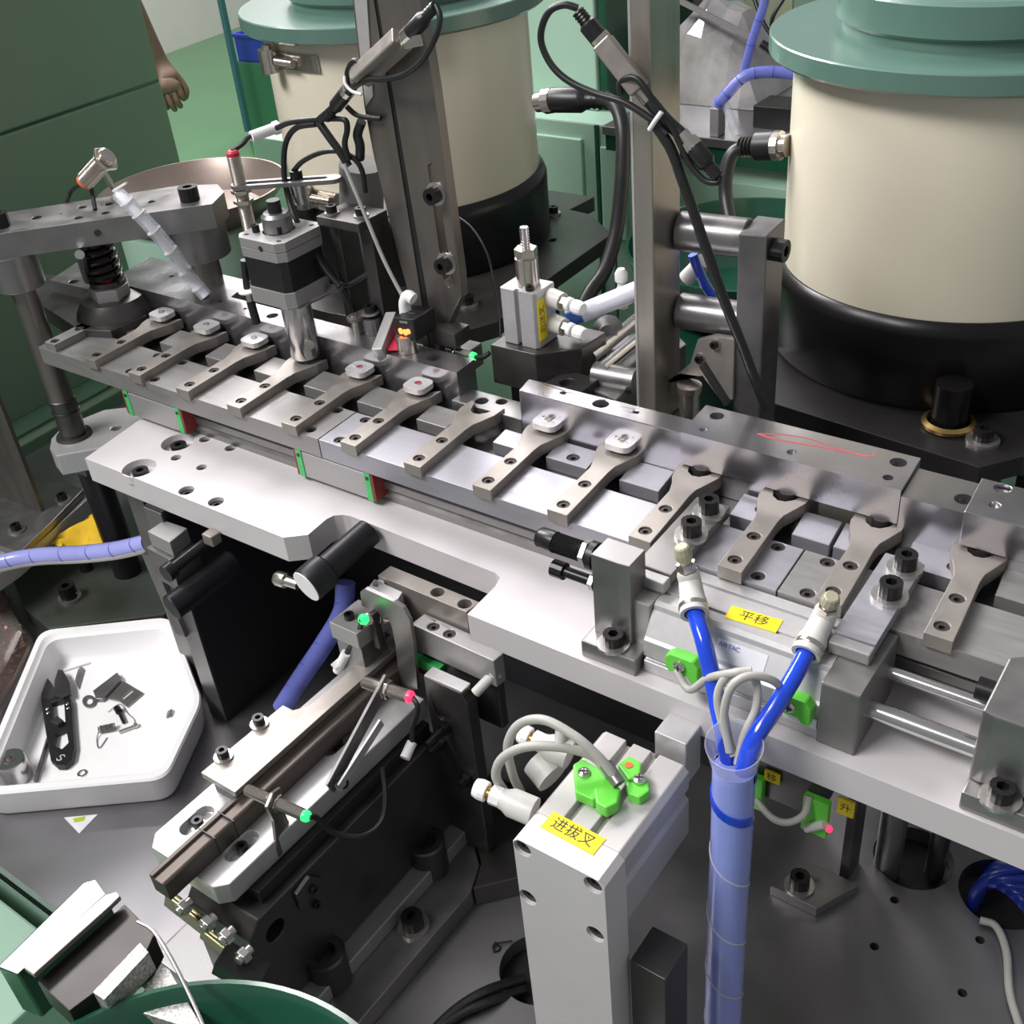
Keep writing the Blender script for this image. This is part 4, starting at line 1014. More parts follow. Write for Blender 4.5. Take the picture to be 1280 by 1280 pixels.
lab = sticker(cy, G(942, 774, z=-8.1), (G(972, 773, z=-8) - G(919, 757.5, z=-8)), (G(919, 757.5, z=-8) - G(911.6, 771.6, z=-8)), 25, 9.5, '平移', 7.2, bold=.05)
wl = sticker(cy, Vector((575, -44.6, -17.05)), (1, 0, 0), (0, 8, 11), 25, 9.5, None, m='whiteink')
M0 = G(905, 797, z=-18)
text(wl, 'AIRTAC', 3, M['blueink'], Vector((569, -43.6, -14.6)) + Vector((0, -.32, .22)), (1, 0, 0), (0, 8, 11), bold=.05)
# green sensor clips on the front face
def gsensor(u, v, k, lab):
    p = G(u, v, y=-50.2)
    t = thing('reed_sensor', lab, 'sensor', (p.x, -51, p.z - 4), group='lime green magnetic sensors on the front cylinder')
    b = MB(); b.prism([(-8, -3), (-6, -5.5), (4, -5.5), (5.5, -8), (9.5, -8), (9.5, 2), (7, 5.6), (-5, 5.6), (-8, 3)], 0, 6, frame=((p.x, -50.2, p.z), (1, 0, 0), (0, 0, 1)))
    b.v = [(x, y, z) for x, y, z in b.v]
    part('sensor_case', b, M['green'], t, .8)
    b = MB(); b.lathe([(0, 0), (3.1, 0), (3, 1), (1.8, 1.8), (0, 1.8)], (p.x, -56.3, p.z + .5), (0, -1, 0), n=18); s_ = part('cross_screw', b, M['chrome'], t)
    b = MB(); b.box(p.x - 1.8, p.x + 1.8, -58.3, -57.9, p.z + .2, p.z + .8); b.box(p.x - .3, p.x + .3, -58.35, -57.85, p.z - 1.3, p.z + 2.3); part('cross_slot', b, M['hole'], s_)
    return t, p
t, p1_ = gsensor(857, 824, 0, 'lime green sensor at the left end of the front cylinder, beside the first blue hose')
t2, p2_ = gsensor(994, 873, 1, 'lime green sensor at the right end of the front cylinder, with a tiny red light')
b = MB(); b.ball((p2_.x - 5.5, -56.5, p2_.z - 3.5), 1.3, n=10); part('indicator', b, M['led_red'], t2, label='small red light')
b = MB(); pw = G(1000, 897, y=-50.2); b.obox((pw.x, -50.6, pw.z), (16, .6, 6)); part('white_tag', b, M['whiteink'], cy)
# arms that join the beam to the cylinder carriage
for k, (xa, xb, nm) in enumerate(((509.5, 529, 'left'), (611, 630, 'right'))):
    t = thing('link_strap', f'light steel arm with two large cap screws at the {nm} end of the front cylinder', 'strap', ((xa + xb) / 2, 0, -6), group='straps joining the beam to the front cylinder')
    b = MB(); b.prism([(xa, -26), (xb, -26), (xb - 1, 40), (xa - 1, 40)], -6, 0); part('arm_plate', b, M['slab2'] if k else M['steel'], t, .7)
    b = MB(); b.box(xa, xb, -33, -26.2, -7.2, -1); part('arm_step', b, M['alu'], t, .7)
    for u, v in (((864, 668), (886, 640)), ((1112, 745), (1131, 710)))[k]:
        p = G(u, v, z=1); capscrew(t, (p.x, p.y, 0), 5.3, 7.5, 8.4, wh=2)
# fittings and blue hoses
def elbow(base, top, out, lab, hose_pts):
    """base: foot on cylinder, top: knob end, out: hose socket mouth"""
    t = thing('hose_fitting', lab, 'fitting', base, group='hose fittings on the front cylinder')
    base, top, out = Vector(base), Vector(top), Vector(out)
    mid = base + (top - base) * .42
    b = MB(); b.lathe([(0, 0), (5.4, 0), (5.4, (mid - base).length + 4), (4.6, (mid - base).length + 6), (0, (mid - base).length + 6)], base, top - base, n=24); part('fitting_stem', b, M['fitting'], t)
    d = (out - mid).normalized(); L = (out - mid).length
    b = MB(); b.lathe([(0, 0), (5.4, 0), (5.8, L * .5), (6.6, L * .62), (6.6, L), (4.8, L), (4.4, L - 3), (0, L - 3)], mid, d, n=28); part('socket', b, M['fitting'], t)
    b = MB(); b.lathe([(6.7, L * .74), (7, L * .76), (7, L * .84), (6.7, L * .86)], mid, d, n=28); part('release_ring', b, M['nickel'], t)
    dt = (top - base).normalized(); H = (top - base).length
    b = MB(); b.cyl(base + dt * (H * .62), base + dt * (H * .74), 4.6, n=6, smooth=False); b.cyl(base + dt * (H * .74), base + dt * (H * .8), 3, n=14); part('lock_nut', b, M['nickel'], t)
    b = MB(); b.lathe([(0, 0), (4, 0), (4.2, H * .1), (3.5, H * .2), (2.8, H * .22), (0, H * .22)], base + dt * (H * .8), dt, n=12, smooth=False); part('adjust_knob', b, mat('cream_knob', (.36, .34, .24), .45), t)
    h = thing('blue_hose', hose_pts[0], 'hose', out, group='blue hoses of the front cylinder')
    b = MB(); b.tube([out - d * 2.5] + hose_pts[1], 4.0, n=16, sub=8); part('hose', b, M['bluetube'], h)
    return t
yB = -84
def H(u, v, y): return G(u, v, y=y)
elbow((545, -31, -8.2), H(852, 684, -33), H(868, 768, -47), 'pale elbow fitting with a cream knob at the left blue hose',
      ['left blue hose, running from the cylinder down into the spiral wrap', [H(879, 800, -56), H(893, 860, -66), H(905, 925, -78), H(915, 975, -84), H(918, 1040, -86)]])
elbow((602, -20, -8.2), H(1040, 746, -24), H(1007, 818, -42), 'pale elbow fitting with a cream knob at the right blue hose',
      ['right blue hose, running from the cylinder down into the spiral wrap', [H(990, 850, -56), H(965, 890, -70), H(940, 930, -82), H(928, 975, -86), H(925, 1040, -88)]])
# grey signal cables of the front cylinder
for pts, lb_ in (([(845, 838, -57), (862, 862, -62), (885, 848, -66), (912, 842, -70), (940, 838, -66)], 'grey cable from the left green sensor across the two blue hoses'),
                 ([(918, 945, -84), (903, 905, -78), (897, 870, -74), (908, 846, -70), (928, 840, -68), (945, 852, -66), (945, 885, -72), (930, 920, -80), (922, 955, -85)], 'grey cable loop standing up between the two blue hoses'),
                 ([(985, 868, -58), (965, 850, -64), (938, 845, -70), (915, 858, -76), (905, 895, -80), (912, 940, -85)], 'grey cable from the right green sensor into the spiral wrap')):
    b = MB(); b.tube([H(*q) for q in pts], 1.9, n=10, sub=8); single('grey_cable', b, M['greycable'], lb_, 'cable', group='grey cables of the front cylinder')
# spiral wrapped bundle
wb_ = thing('wrapped_hose_bundle', 'thick vertical bundle of blue hoses in translucent white spiral wrap, lower centre', 'hose', H(912, 1250, -90))
C_ = [H(919, 925, -84), H(917, 975, -86), H(914, 1050, -88), H(908, 1160, -90), H(903, 1290, -92), H(900, 1380, -94)]
bot = C_[-1]
b = MB(); b.tube([C_[0] + (C_[1] - C_[0]) * .7] + C_[1:], 9.6, n=28, sub=8)
# strip the lid so that the hoses can be seen entering
part('spiral_sleeve', b, mat('translucent_wrap', (.36, .44, .95), .22, 0, .05, 30, alpha=.78, coat=.6), wb_)
b = MB(); b.tube([p + Vector((3.2, 0, 0)) for p in C_[1:]], 3.9, n=12); b2 = part('inner_hose', b, M['bluetube'], wb_)
b = MB(); b.tube([p + Vector((-3.4, -1, 0)) for p in C_[1:]], 3.9, n=12); part('inner_hose', b, M['bluetube'], wb_)
cc_ = catmull(C_, 10)
def spiral(z0, z1, turns, r, w):
    b = MB(); n = int(turns * 24); vs = []
    for i in range(n + 1):
        t = i / n; a = 2 * math.pi * turns * t; zz = z0 + (z1 - z0) * t
        k = min(range(len(cc_)), key=lambda j: abs(cc_[j].z - zz)); c = cc_[k]
        for dz, rr in ((0, r), (w, r), (w, r + .5), (0, r + .5)):
            vs.append((c.x + rr * math.cos(a), c.y + rr * math.sin(a), zz + dz))
    fs = []
    for i in range(n):
        for k in range(4): fs.append((i * 4 + k, i * 4 + (k + 1) % 4, (i + 1) * 4 + (k + 1) % 4, (i + 1) * 4 + k))
    b.add(vs, fs, True); return b
ztp = C_[1].z; zbt = C_[-1].z
part('wrap_seam', spiral(ztp - 20, zbt, 5.5, 9.5, .7), M['fitting'], wb_)
b = spiral(ztp + 3, ztp - 22, 1.0, 9.7, 5); part('open_gap', b, M['bluetube'], wb_, label='blue hose showing through a gap in the wrap')
b = MB(); b.lathe([(12.6, 12), (11.4, 4), (10.4, -4), (10, -8), (9.5, -8), (9.9, -4), (10.9, 4), (12.2, 12), (12.6, 12)], C_[1] + Vector((0, 0, 14)), (.08, -.25, 1), n=28); part('loose_end', b, M['wrap'], wb_)

# right end bracket at the picture edge
rb_ = thing('end_bracket', 'grey end bracket with a large cap screw at the right edge, on the plate', 'bracket', (695, -45, ZP))
b = MB(); b.prism([(681, -57), (730, -57), (730, -6), (681, -30)], ZP + .2, -34); part('foot', b, M['steel'], rb_, .8)
b = MB(); b.prism([(681, -48), (686, -49), (730, -49), (730, -8), (686, -8), (681, -12)], -33.8, 5); part('upright', b, M['steel'], rb_, 1)
p = G(1254, 990, z=-34); capscrew(rb_, (p.x, -53, -34), 5.2, 6.5, 8.4, wh=1.5)
b = MB(); pz2 = G(1237, 864, y=-22); b.cyl((pz2.x - 5, -22, pz2.z), (pz2.x + 3, -22, pz2.z), 5, n=24); b.cyl((pz2.x + 3, -22, pz2.z), (681, -22, pz2.z), 2.4, n=12)
part('stop_screw', b, M['screw'], rb_)

# ================================================================== lower cylinder (label three characters)
lc = thing('lower_cylinder', 'grey block air cylinder below the plate with a yellow label and green sensors', 'cylinder', (543, -115, -112))
b = MB()
prof = [(519.5, -110), (519.5, -66), (521.5, -64), (533, -64), (533, -67.5), (537, -67.5), (537, -64), (547, -64), (547, -67.5), (551, -67.5), (551, -64), (564, -64), (567, -67), (567, -78), (565, -80), (565, -84), (567, -86), (567, -110)]
b.prism([(x, z) for x, z in prof], 0, 58.5, frame=((0, -78, 0), (1, 0, 0), (0, 0, 1)))
part('cylinder_body', b, mat('sand_cast_alu', (.52, .50, .49), .55, .45, .05, 1500, .12), lc, .5)
fh = []
b = MB()
fpx = ((653, 1061), (741, 1107), (660, 1122), (744, 1168), (709, 1290))
fh = [(G(u, v, y=-154).x, G(u, v, y=-154).z, 4.7) for u, v in fpx]
b.prism([(519, ZT + .2), (567, ZT + .2), (567, -67), (564, -64), (522, -64), (519, -67)], 0, 17.2, holes=fh, blind=10, frame=((0, -136.8, 0), (1, 0, 0), (0, 0, 1)))
part('mounting_plate', b, M['plate'], lc, .6)
for x, z, r in fh: inst('screw', flush_mesh(4.5), lc, (x, -152, z), (0, -1, 0))
b = MB(); b.box(569, 588, -140, -118, ZT + .2, -135); single('side_rib', b, M['darksteel'], 'dark upright rib right of the lower cylinder plate', 'rib', .6)
lab3 = [G(u, v, z=-63.9) for u, v in ((690, 1014.5), (755.7, 1049), (742.7, 1067.5), (677.5, 1035.6))]
c = sum(lab3, Vector()) / 4
sticker(lc, c, lab3[1] - lab3[0], lab3[0] - lab3[3], (lab3[1] - lab3[0]).length, (lab3[0] - lab3[3]).length, '进拔叉', 7.4, bold=.05)
# rod and joint block
b = MB(); b.cyl((546, -78.2, -76), (546, -88 + 14, -76), 6.5, n=24); part('rod_gland', b, M['steel'], lc, label='round steel gland')
jb = thing('joint_block', 'small bright cube on the rod of the lower cylinder, in front of the plate edge', 'block', (554, -66, -84))
b = MB(); b.prism([(546, -73.8), (563, -73.8), (563, -58.6), (546, -58.6)], -84, -55); part('block_body', b, M['alu_bright'], jb, .7)
b = MB(); b.box(545.6, 546, -70, -68, -74, -60); part('edge_nick', b, M['steel'], jb)
# green sensor on top of lower cylinder
gs = thing('reed_sensor', 'lime green sensor pair with two cross-head screws on top of the lower cylinder', 'sensor', G(760, 980, z=-64))
def gp(u, v, z=-64): return G2(u, v, z)
def gpoly(name, pts, z0, z1, m='green'):
    b = MB(); b.prism([gp(u, v, z1) for u, v in pts], z0, z1); return part(name, b, M[m], gs, .9)
gpoly('sensor_case', ((716, 955), (728, 948), (752, 962), (764, 978), (742, 1000), (719, 990)), -64, -58)
gpoly('sensor_case', ((742, 985), (758, 973), (776, 985), (772, 1003), (758, 1010), (745, 1003)), -64, -57)
gpoly('sensor_case', ((772, 955), (786, 944), (802, 953), (800, 968), (786, 975)), -64, -57)
gpoly('sensor_case', ((782, 978), (792, 965), (810, 975), (812, 988), (800, 997), (786, 992)), -64, -58.5)
for u, v in ((730, 966), (799, 974)):
    p = G(u, v, z=-57.6); b = MB(); b.lathe([(0, 0), (3.1, 0), (2.9, 1.2), (1.6, 2), (0, 2)], p - Vector((0, 0, .5)), n=18); s_ = part('cross_screw', b, M['chrome'], gs)
    b = MB(); b.obox(p + Vector((0, 0, 1.6)), (4, .6, .3), Matrix.Rotation(.5, 3, 'Z')); b.obox(p + Vector((0, 0, 1.62)), (.6, 4, .3), Matrix.Rotation(.5, 3, 'Z')); part('cross_slot', b, M['hole'], s_)
p = G(786, 956, z=-56.8); b = MB(); b.cyl(p - Vector((0, 0, .3)), p + Vector((0, 0, .15)), 2, n=14); part('orange_spot', b, M['orange_plain'], gs, label='orange spot')
def K(u, v, z): return G(u, v, z=z)
gc = thing('grey_cable', 'grey cable pair looping left from the green sensor on the lower cylinder', 'cable', K(640, 975, -70))
b = MB(); b.tube([K(772, 978, -56), K(762, 962, -50), K(745, 943, -44), K(718, 920, -38), K(680, 900, -36), K(650, 905, -42), K(635, 930, -56), K(640, 965, -75), K(652, 992, -95), K(660, 1010, -110)], 2.3, n=12, sub=8); part('cable', b, M['greycable'], gc)
b = MB(); b.tube([K(760, 968, -56), K(745, 948, -50), K(722, 938, -46), K(690, 933, -44), K(655, 934, -46), K(628, 948, -54), K(620, 970, -66), K(632, 992, -85), K(645, 1010, -104)], 2.3, n=12, sub=8); part('cable', b, M['greycable'], gc)
b = MB(); b.cyl(K(774, 980, -55), K(757, 955, -51), 3.2, n=14); part('marker_sleeve', b, M['steel'], gc)
b = MB(); b.cyl(K(702, 912, -38), K(700, 934, -46), 3, n=12); b.cyl(K(701, 928, -44), K(717, 932, -45), 2.4, n=12); part('cable_tie', b, M['fitting'], gc, label='pale cable tie')
def lfit(u0, v0, u1, v1, z, lab):
    """straight speed fitting from the cylinder side (u0,v0) out to the knob (u1,v1)"""
    a, c = G(u0, v0, z=z), G(u1, v1, z=z + 4); d = (c - a).normalized(); L = (c - a).length
    t = thing('speed_fitting', lab, 'fitting', a, group='speed fittings on the lower cylinder')
    b = MB(); b.lathe([(0, 0), (7, 0), (7, L * .38), (5.4, L * .48), (5, L * .55), (0, L * .55)], a, d, n=24); part('fitting_body', b, M['fitting'], t)
    b = MB(); b.cyl(a + d * L * .55, a + d * L * .72, 4.9, n=8, smooth=False); part('collar_nut', b, M['foam'], t)
    b = MB(); b.cyl(a + d * L * .72, a + d * L * .8, 3.3, n=16); part('brass_neck', b, M['brass'], t, label='brass neck')
    b = MB(); b.lathe([(0, 0), (5, 0), (5.2, L * .1), (4.4, L * .2), (0, L * .2)], a + d * L * .8, d, n=14, smooth=False); part('adjust_knob', b, M['foam'], t)
    return t
lfit(668, 1015, 594, 984, -78, 'pale fitting with a ribbed knob at the front left of the lower cylinder')
lfit(712, 945, 650, 916, -72, 'pale fitting with a ribbed knob behind, at the far left of the lower cylinder')
b = MB(); a = G(690, 965, z=-80); b.lathe([(0, 0), (9, 0), (8, 12), (0, 12)], a + Vector((0, 0, -4)), (-.9, .2, .3), n=20); single('elbow_fitting', b, M['fitting'], 'pale elbow fitting stuck to the side of the lower cylinder', 'fitting')
# under the plate, right: sensors, blocks, screw
ub = thing('valve_block', 'dark block with green and yellow marked sensors in the shade under the plate', 'block', (600, -10, -200))
b = MB(); b.box(560, 606, -6, 30, -150, -62.2); part('block_body', b, M['darksteel'], ub, .5)
for k, (u, v, m_) in enumerate(((946, 985, 'green'), (1022, 1015, 'green'), (966, 970, 'yellow'), (1058, 1008, 'yellow'))):
    p = G(u, v, y=-6.5); w = (10, 14, 9, 9)[k]; h = (24, 26, 8, 12)[k]
    b = MB(); b.box(p.x - w / 2, p.x + w / 2, -11 if m_ == 'green' else -8, -6.2, p.z - h / 2, p.z + h / 2); o_ = part('sensor_case' if m_ == 'green' else 'yellow_tag', b, M[m_], ub, .6)
    if m_ == 'yellow': text(o_, '移' if k == 2 else '升降'[0], 6, M['ink'], (p.x, -8.1, p.z), (1, 0, 0), (0, 0, 1), bold=.1)
p = G(1036, 1036, y=-12); b = MB(); b.ball(p, 2, n=12); part('indicator', b, M['led_red'], ub, label='glowing red light')
b = MB(); b.tube([G(945, 1000, y=-14), G(965, 1022, y=-20), G(985, 1028, y=-20), G(1005, 1018, y=-16), G(1012, 995, y=-10)], 2, n=10); part('cable', b, M['greycable'], ub)
b = MB(); b.cyl(G(1008, 1035, y=-12), G(1032, 1030, y=-12), 2.6, n=12); part('cable_marker', b, M['fitting'], ub)
wall2 = MB(); wall2.box(606, 612, 44, 62, ZT + .2, -62.2); single('support_rib', wall2, M['darksteel'], 'dark upright rib under the plate beside the large table hole', 'rib', .5)
b = MB(); b.cyl((627, 70, ZT - 8), (627, 70, -62.2), 8, n=24); single('support_shaft', b, M['steel'], 'round shaft passing down through the larger table hole', 'shaft')
b = MB(); b.cyl((652, 84, ZT - 8), (652, 84, -62.2), 6, n=24); single('support_shaft', b, M['darksteel'], 'thinner dark shaft in the larger table hole', 'shaft')
fb = thing('foot_plate', 'small steel foot plate with one cap screw, on the table under the plate', 'plate', G(995, 1120, z=ZT))
pf = [(*G2(u, v, ZT + 8),) for u, v in ((964, 1105), (966, 1116), (1020, 1143), (1022, 1128), (1060, 1060), (1000, 1040))]
b = MB(); b.prism([G2(963, 1108, ZT + 8), G2(1021, 1136, ZT + 8), (620, 40), (585, 40)], ZT, ZT + 8); part('plate_body', b, M['steel'], fb, .5)
p = G(999, 1108, z=ZT + 8); capscrew(fb, (p.x, p.y, ZT + 8), 6, 8, 9, wh=2)
# dark blue hoses coming out of the right hole
for k in range(6):
    pts = [G(1215 + 4 * k, 1135 - 9 * k, z=ZT - 10), G(1222 + 8 * k, 1112 - 6 * k, z=ZT + 10), G(1245 + 8 * k, 1095 + 8 * k, z=ZT + 22 + 2 * k), G(1300, 1085 + 14 * k, z=ZT + 26)]
    b = MB(); b.tube(pts, 3.6, n=10); single('dark_blue_hose', b, mat('navy_hose', (.012, .03, .28), .3) if k == 0 else bpy.data.materials['navy_hose'], ['lowest','second lowest','third','fourth','fifth','topmost'][k] + ' dark blue hose, counted from below, in the right-hand table hole', 'hose', group='dark blue hoses in the right-hand table hole')
b = MB(); b.tube([G(1225, 1150, z=ZT + 4), G(1245, 1158, z=ZT + 4), G(1258, 1190, z=ZT + 3), G(1262, 1240, z=ZT + 3), G(1275, 1285, z=ZT + 3)], 2.2, n=10); single('grey_cable', b, M['greycable'], 'grey cable lying on the table at the lower right', 'cable')
for k, dx in enumerate((0, 14)):
    b = MB(); b.tube([G(530, 1300, z=ZT + 4), G(570, 1262 + dx * .6, z=ZT + 5), G(610, 1238 + dx, z=ZT + 5), G(655, 1224 + dx, z=ZT - 6)], 3.0 - .6 * k, n=10); single('black_cable', b, M['rubber'], ['thick black cable running into the table hole at the bottom', 'thinner black cable beside the thick one, into the bottom hole'][k], 'cable')
b = MB(); b.tube([G(615, 1185, z=ZT + 1), G(620, 1178, z=ZT + 1.5), G(625, 1186, z=ZT + 1), G(617, 1189, z=ZT + 1), G(620, 1180, z=ZT + 2), G(640, 1176, z=ZT + 2)], .5, n=6); single('wire_scrap', b, M['screw'], 'tiny curled black wire scrap on the table beside the bottom hole', 'wire')
# ================================================================== feeder track, lower left
fx = thing('feeder_track', 'long dark steel parts track running from the lower left up to the plate notch', 'track', (355, -140, -122))
b = MB(); b.prism([(350, -125.8), (362, -125.8), (362, -114), (360.6, -113), (359.4, -114.5), (353.4, -114.5), (352.6, -113), (350, -113)], 0, 196, frame=((0, -42, 0), (1, 0, 0), (0, 0, 1)))
b.v = [(x, y, z) for x, y, z in b.v]
part('track_rail', b, mat('brown_rail', (.085, .07, .06), .42, .6, .2, 40, .03, (1, .2, 1)), fx, .4)
for yy in (-205, -192):
    b = MB(); b.box(349.7, 362.3, yy, yy + .5, -125.9, -112.8); part('joint_line', b, M['black'], fx)
cv = thing('cover_plate', 'beige steel cover plate with two cap screws along the feeder track', 'plate', (337, -130, -112))
b = MB(); b.prism([(325, -180), (352, -180), (353.5, -38), (342, -38), (341, -112), (335, -119), (327, -119)], -112.6, -108.5); part('plate_body', b, M['fork'], cv, .3)
for u, v in ((324, 903), (279, 944)):
    p = G(u, v, z=-107); capscrew(cv, (p.x, p.y, -108.5), 3.4, 4.6, 5.4, wh=1.2)
b = MB(); b.box(327, 349.6, -176, -122, -125.8, -112.8); part('under_block', b, M['black'], cv, .3)
# aluminium bars with slots
ab_ = thing('slotted_bar', 'bright aluminium bar with slotted cap screws under the feeder track', 'bar', (350, -140, -138))
def slot(u, v, z, L=12, w=4.6, n=8):
    c = G(u, v, z=z); return c, [(c.x + w * math.cos(a), c.y + L / 2 + w * math.sin(a)) for a in [math.pi * i / n for i in range(n + 1)]] + [(c.x + w * math.cos(a), c.y - L / 2 + w * math.sin(a)) for a in [math.pi + math.pi * i / n for i in range(n + 1)]]
zs = -126.
s1, h1 = slot(302, 1057, zs); s2, h2 = slot(422, 928, zs); s3, h3 = slot(246, 1025, zs)
b = MB(); b.prism([(320, -214), (326, -221), (374, -221), (380, -215), (382, -60), (322, -60)], -140, zs, holes=[h1, h2, h3], blind=5); part('bar_body', b, M['alu_bright'], ab_, .7)
for c in (s1, s2, s3): capscrew(ab_, (c.x, c.y, zs - 5), 3.2, 4.5, 4.2, wh=.8)
vb = thing('vibrator_unit', 'dark linear vibrator block under the slotted aluminium bar', 'vibrator', (360, -140, -240))
hh = G(345, 1163, x=391)
b = MB(); b.prism([(-221, -228), (-221, -160), (-213, -150), (-62, -150), (-62, -228)], 0, 50, holes=[(hh.y, hh.z, 6.5)], blind=12, frame=((341, 0, 0), (0, 1, 0), (0, 0, 1))); part('vibrator_body', b, M['darksteel'], vb, .8)
b = MB(); b.box(330, 386, -205, -64, -150, -140.3); part('upper_block', b, M['black'], vb, .5)
pa = G(385, 1115, x=391.2)
b = MB(); b.prism([(pa.y - 9, pa.z + 10), (pa.y + 2, pa.z + 13), (pa.y + 9, pa.z + 4), (pa.y + 7, pa.z - 12), (pa.y - 3, pa.z - 14), (pa.y - 9, pa.z - 3)], 0, 3, frame=((391.2, 0, 0), (0, 1, 0), (0, 0, 1))); t_ = part('clamp_lug', b, M['darksteel'], vb, .6)
inst('screw', cap_mesh(2.4, 2.4), vb, (394.2, pa.y + 1, pa.z + 4), (1, 0, 0)); inst('screw', cap_mesh(2.4, 2.4), vb, (394.2, pa.y, pa.z - 8), (1, 0, 0))
# leaf springs with hex bolts
yl = -226
q0, q1 = G(212, 1118, y=yl), G(330, 1210, y=yl)
for k in range(3):
    b = MB(); off = Vector((0, -k * 2.2 - 1, -k * .8)); dvec = (q1 - q0)
    b.beam(q0 + off + dvec * (.0 if k < 2 else .42), q1 + off + dvec * (0 if k else -.5), 1.4, 9 - k * 2, up=(0, .35, 1)); part('leaf_spring', b, mat('straw_steel', (.45, .42, .30), .22, .9, .1, 30) if k == 0 else bpy.data.materials['straw_steel'], vb, .2)
for u, v in ((224, 1140), (254, 1160), (277, 1176), (299, 1200)):
    p = G(u, v, y=yl - 8); b = MB(); b.cyl(p + Vector((0, 8, 0)), p + Vector((0, -1, 0)), 2.6, n=16); b.cyl(p + Vector((0, 5, 0)), p + Vector((0, 1, 0)), 4.4, n=6, smooth=False); part('hex_bolt', b, M['zinc'], vb, .2)
b = MB(); p = G(275, 1196, y=yl - 10); b.beam(p, p + Vector((22, 6, -10)), 14, 12); part('dark_spacer', b, M['black'], vb, .5)
bs = thing('vibrator_plinth', 'thick steel base plate with chamfered corner under the linear vibrator', 'plate', (370, -150, ZT))
b = MB(); b.prism([(290, -235), (424, -235), (426, -92), (419, -74), (380, -40), (290, -40)], ZT + .2, -240); part('base_plate', b, M['steel'], bs, .8)
b = MB(); b.prism([(300, -233), (392, -233), (402, -224), (402, -58), (300, -58)], -240, -228.3, holes=[(384, -226, 2.6)], blind=6); part('upper_plate', b, M['alu'], bs, .8)
p = G(517, 1157, z=-239); capscrew(bs, (p.x, p.y, -240), 6.6, 8.5, 9.6, wh=2)
for u, v, r, h, lab_ in ((418, 1226, 12, 25, 'short round steel post on the vibrator base, nearest the viewer'), (541, 1086, 12, 25, 'short round steel post at the far corner of the vibrator base')):
    p = G(u, v, z=-240); b = MB(); b.lathe([(0, 0), (r, 0), (r, h), (r * .9, h + 1), (r * .55, h + 1), (r * .5, h - 6), (0, h - 6)], (p.x - 2, p.y, -239.9), n=32); single('round_post', b, M['darksteel'], lab_, 'post', group='round posts on the vibrator base')
# fixture at the notch
hb = thing('drilled_bar', 'steel bar with two dark holes in the notch of the base plate', 'bar', (370, -32, -90))
b = MB(); b.prism([(337, -37), (404.5, -38), (406, -27), (337.5, -26)], -92, -66, holes=[(*G2(547, 740, -66), 4.2), (*G2(581, 754.5, -66), 4.2)], blind=14); part('bar_body', b, M['fork'], hb, .6)
b = MB(); b.prism([G2(461, 733, -68), G2(468, 724, -68), G2(503, 740, -68), G2(496, 751, -68)], -100, -68, holes=[(*G2(473, 729, -68), 3.6)], blind=4); part('side_block', b, M['alu_bright'], hb, .6)
lk = thing('drilled_block', 'low steel block with two sunk screws below the notch', 'block', (400, -45, -110))
b = MB(); b.prism([(371, -50), (432, -51.5), (433, -44), (430, -40), (372, -38.5)], -100, -80, holes=[(*G2(542, 783, -80), 3.6), (*G2(562, 792, -80), 3.6)], blind=3); part('block_body', b, M['alu'], lk, .6)
for u, v in ((542, 783), (562, 792)): x, y = G2(u, v, -80); sunk(lk, x, y, -80, 3.6, 1)
b = MB(); b.box(372, 428, -46, -40, -140, -100.3); part('lower_body', b, M['darksteel'], lk, .5)
b = MB(); p = G(528, 830, y=-50); b.box(p.x - 6, p.x + 14, -51, -46.2, p.z - 3, p.z + 3); part('green_strip', b, M['tag_green'], lk, label='green strip')
b = MB(); b.box(p.x - 6, p.x + 10, -50.5, -46.2, p.z - 8, p.z - 3.2); part('red_strip', b, M['red'], lk, label='dark red strip')
sq_ = thing('sensor_block', 'steel block with a black cap screw left of the arched bracket', 'block', (340, -62, -110))
b = MB(); b.prism([(327, -73), (349, -73), (352, -48), (328, -48)], -92, -80); part('top_plate', b, M['alu'], sq_, .5)
b = MB(); b.box(328, 348, -71, -50, -225, -92.3); part('block_body', b, M['steel'], sq_, .5)
p = G(437, 773, z=-80); capscrew(sq_, (p.x, p.y, -80), 3, 3.6)
# arched bracket
ya = -58
an = thing('arched_bracket', 'thin arched steel bracket framing a sensor above the end of the feeder track', 'bracket', G(520, 860, y=ya))
uv = ((450, 740), (456, 736), (492, 752), (504, 760), (512, 775), (517, 805), (522, 862), (500, 862), (494, 805), (489, 782), (484, 772), (462, 762), (452, 757))
b = MB(); P_ = [G(u, v, y=ya) for u, v in uv]; b.prism([(p.x, p.z) for p in P_], 0, 2.6, frame=((0, ya + 2.6, 0), (1, 0, 0), (0, 0, 1))); part('bracket_plate', b, M['steel'], an, .3)
prox('proximity_sensor', 'sensor with a glowing green end inside the arched bracket', G(482, 772, y=-50), G(456, 774, y=-66), 3.4, 'led_green', cable=[G(450, 785, y=-68), G(440, 805, y=-70), G(432, 818, y=-72)], nuts=(.4,), capm='glowing green end', group='sensors with green lights')
b = MB(); b.cyl(G(433, 816, y=-72), G(422, 838, y=-74), 3, n=14); b.cyl(G(424, 832, y=-74), G(419, 826, y=-74), 3.6, n=12); single('cable_marker', b, M['foam'], 'white marker sleeve on the cable left of the arched bracket', 'marker')
b = MB(); b.beam(G(466, 765, y=-60), G(476, 808, y=-62), 4, 5, up=(0, 1, 0)); single('dark_lever', b, M['darksteel'], 'short dark lever inside the arched bracket', 'lever', .3)
b = MB(); b.beam(G(440, 838, y=-68), G(472, 806, y=-40), 9, 3); single('track_stop', b, M['fork'], 'small bent beige strip at the upper end of the feeder track', 'strip', .4)
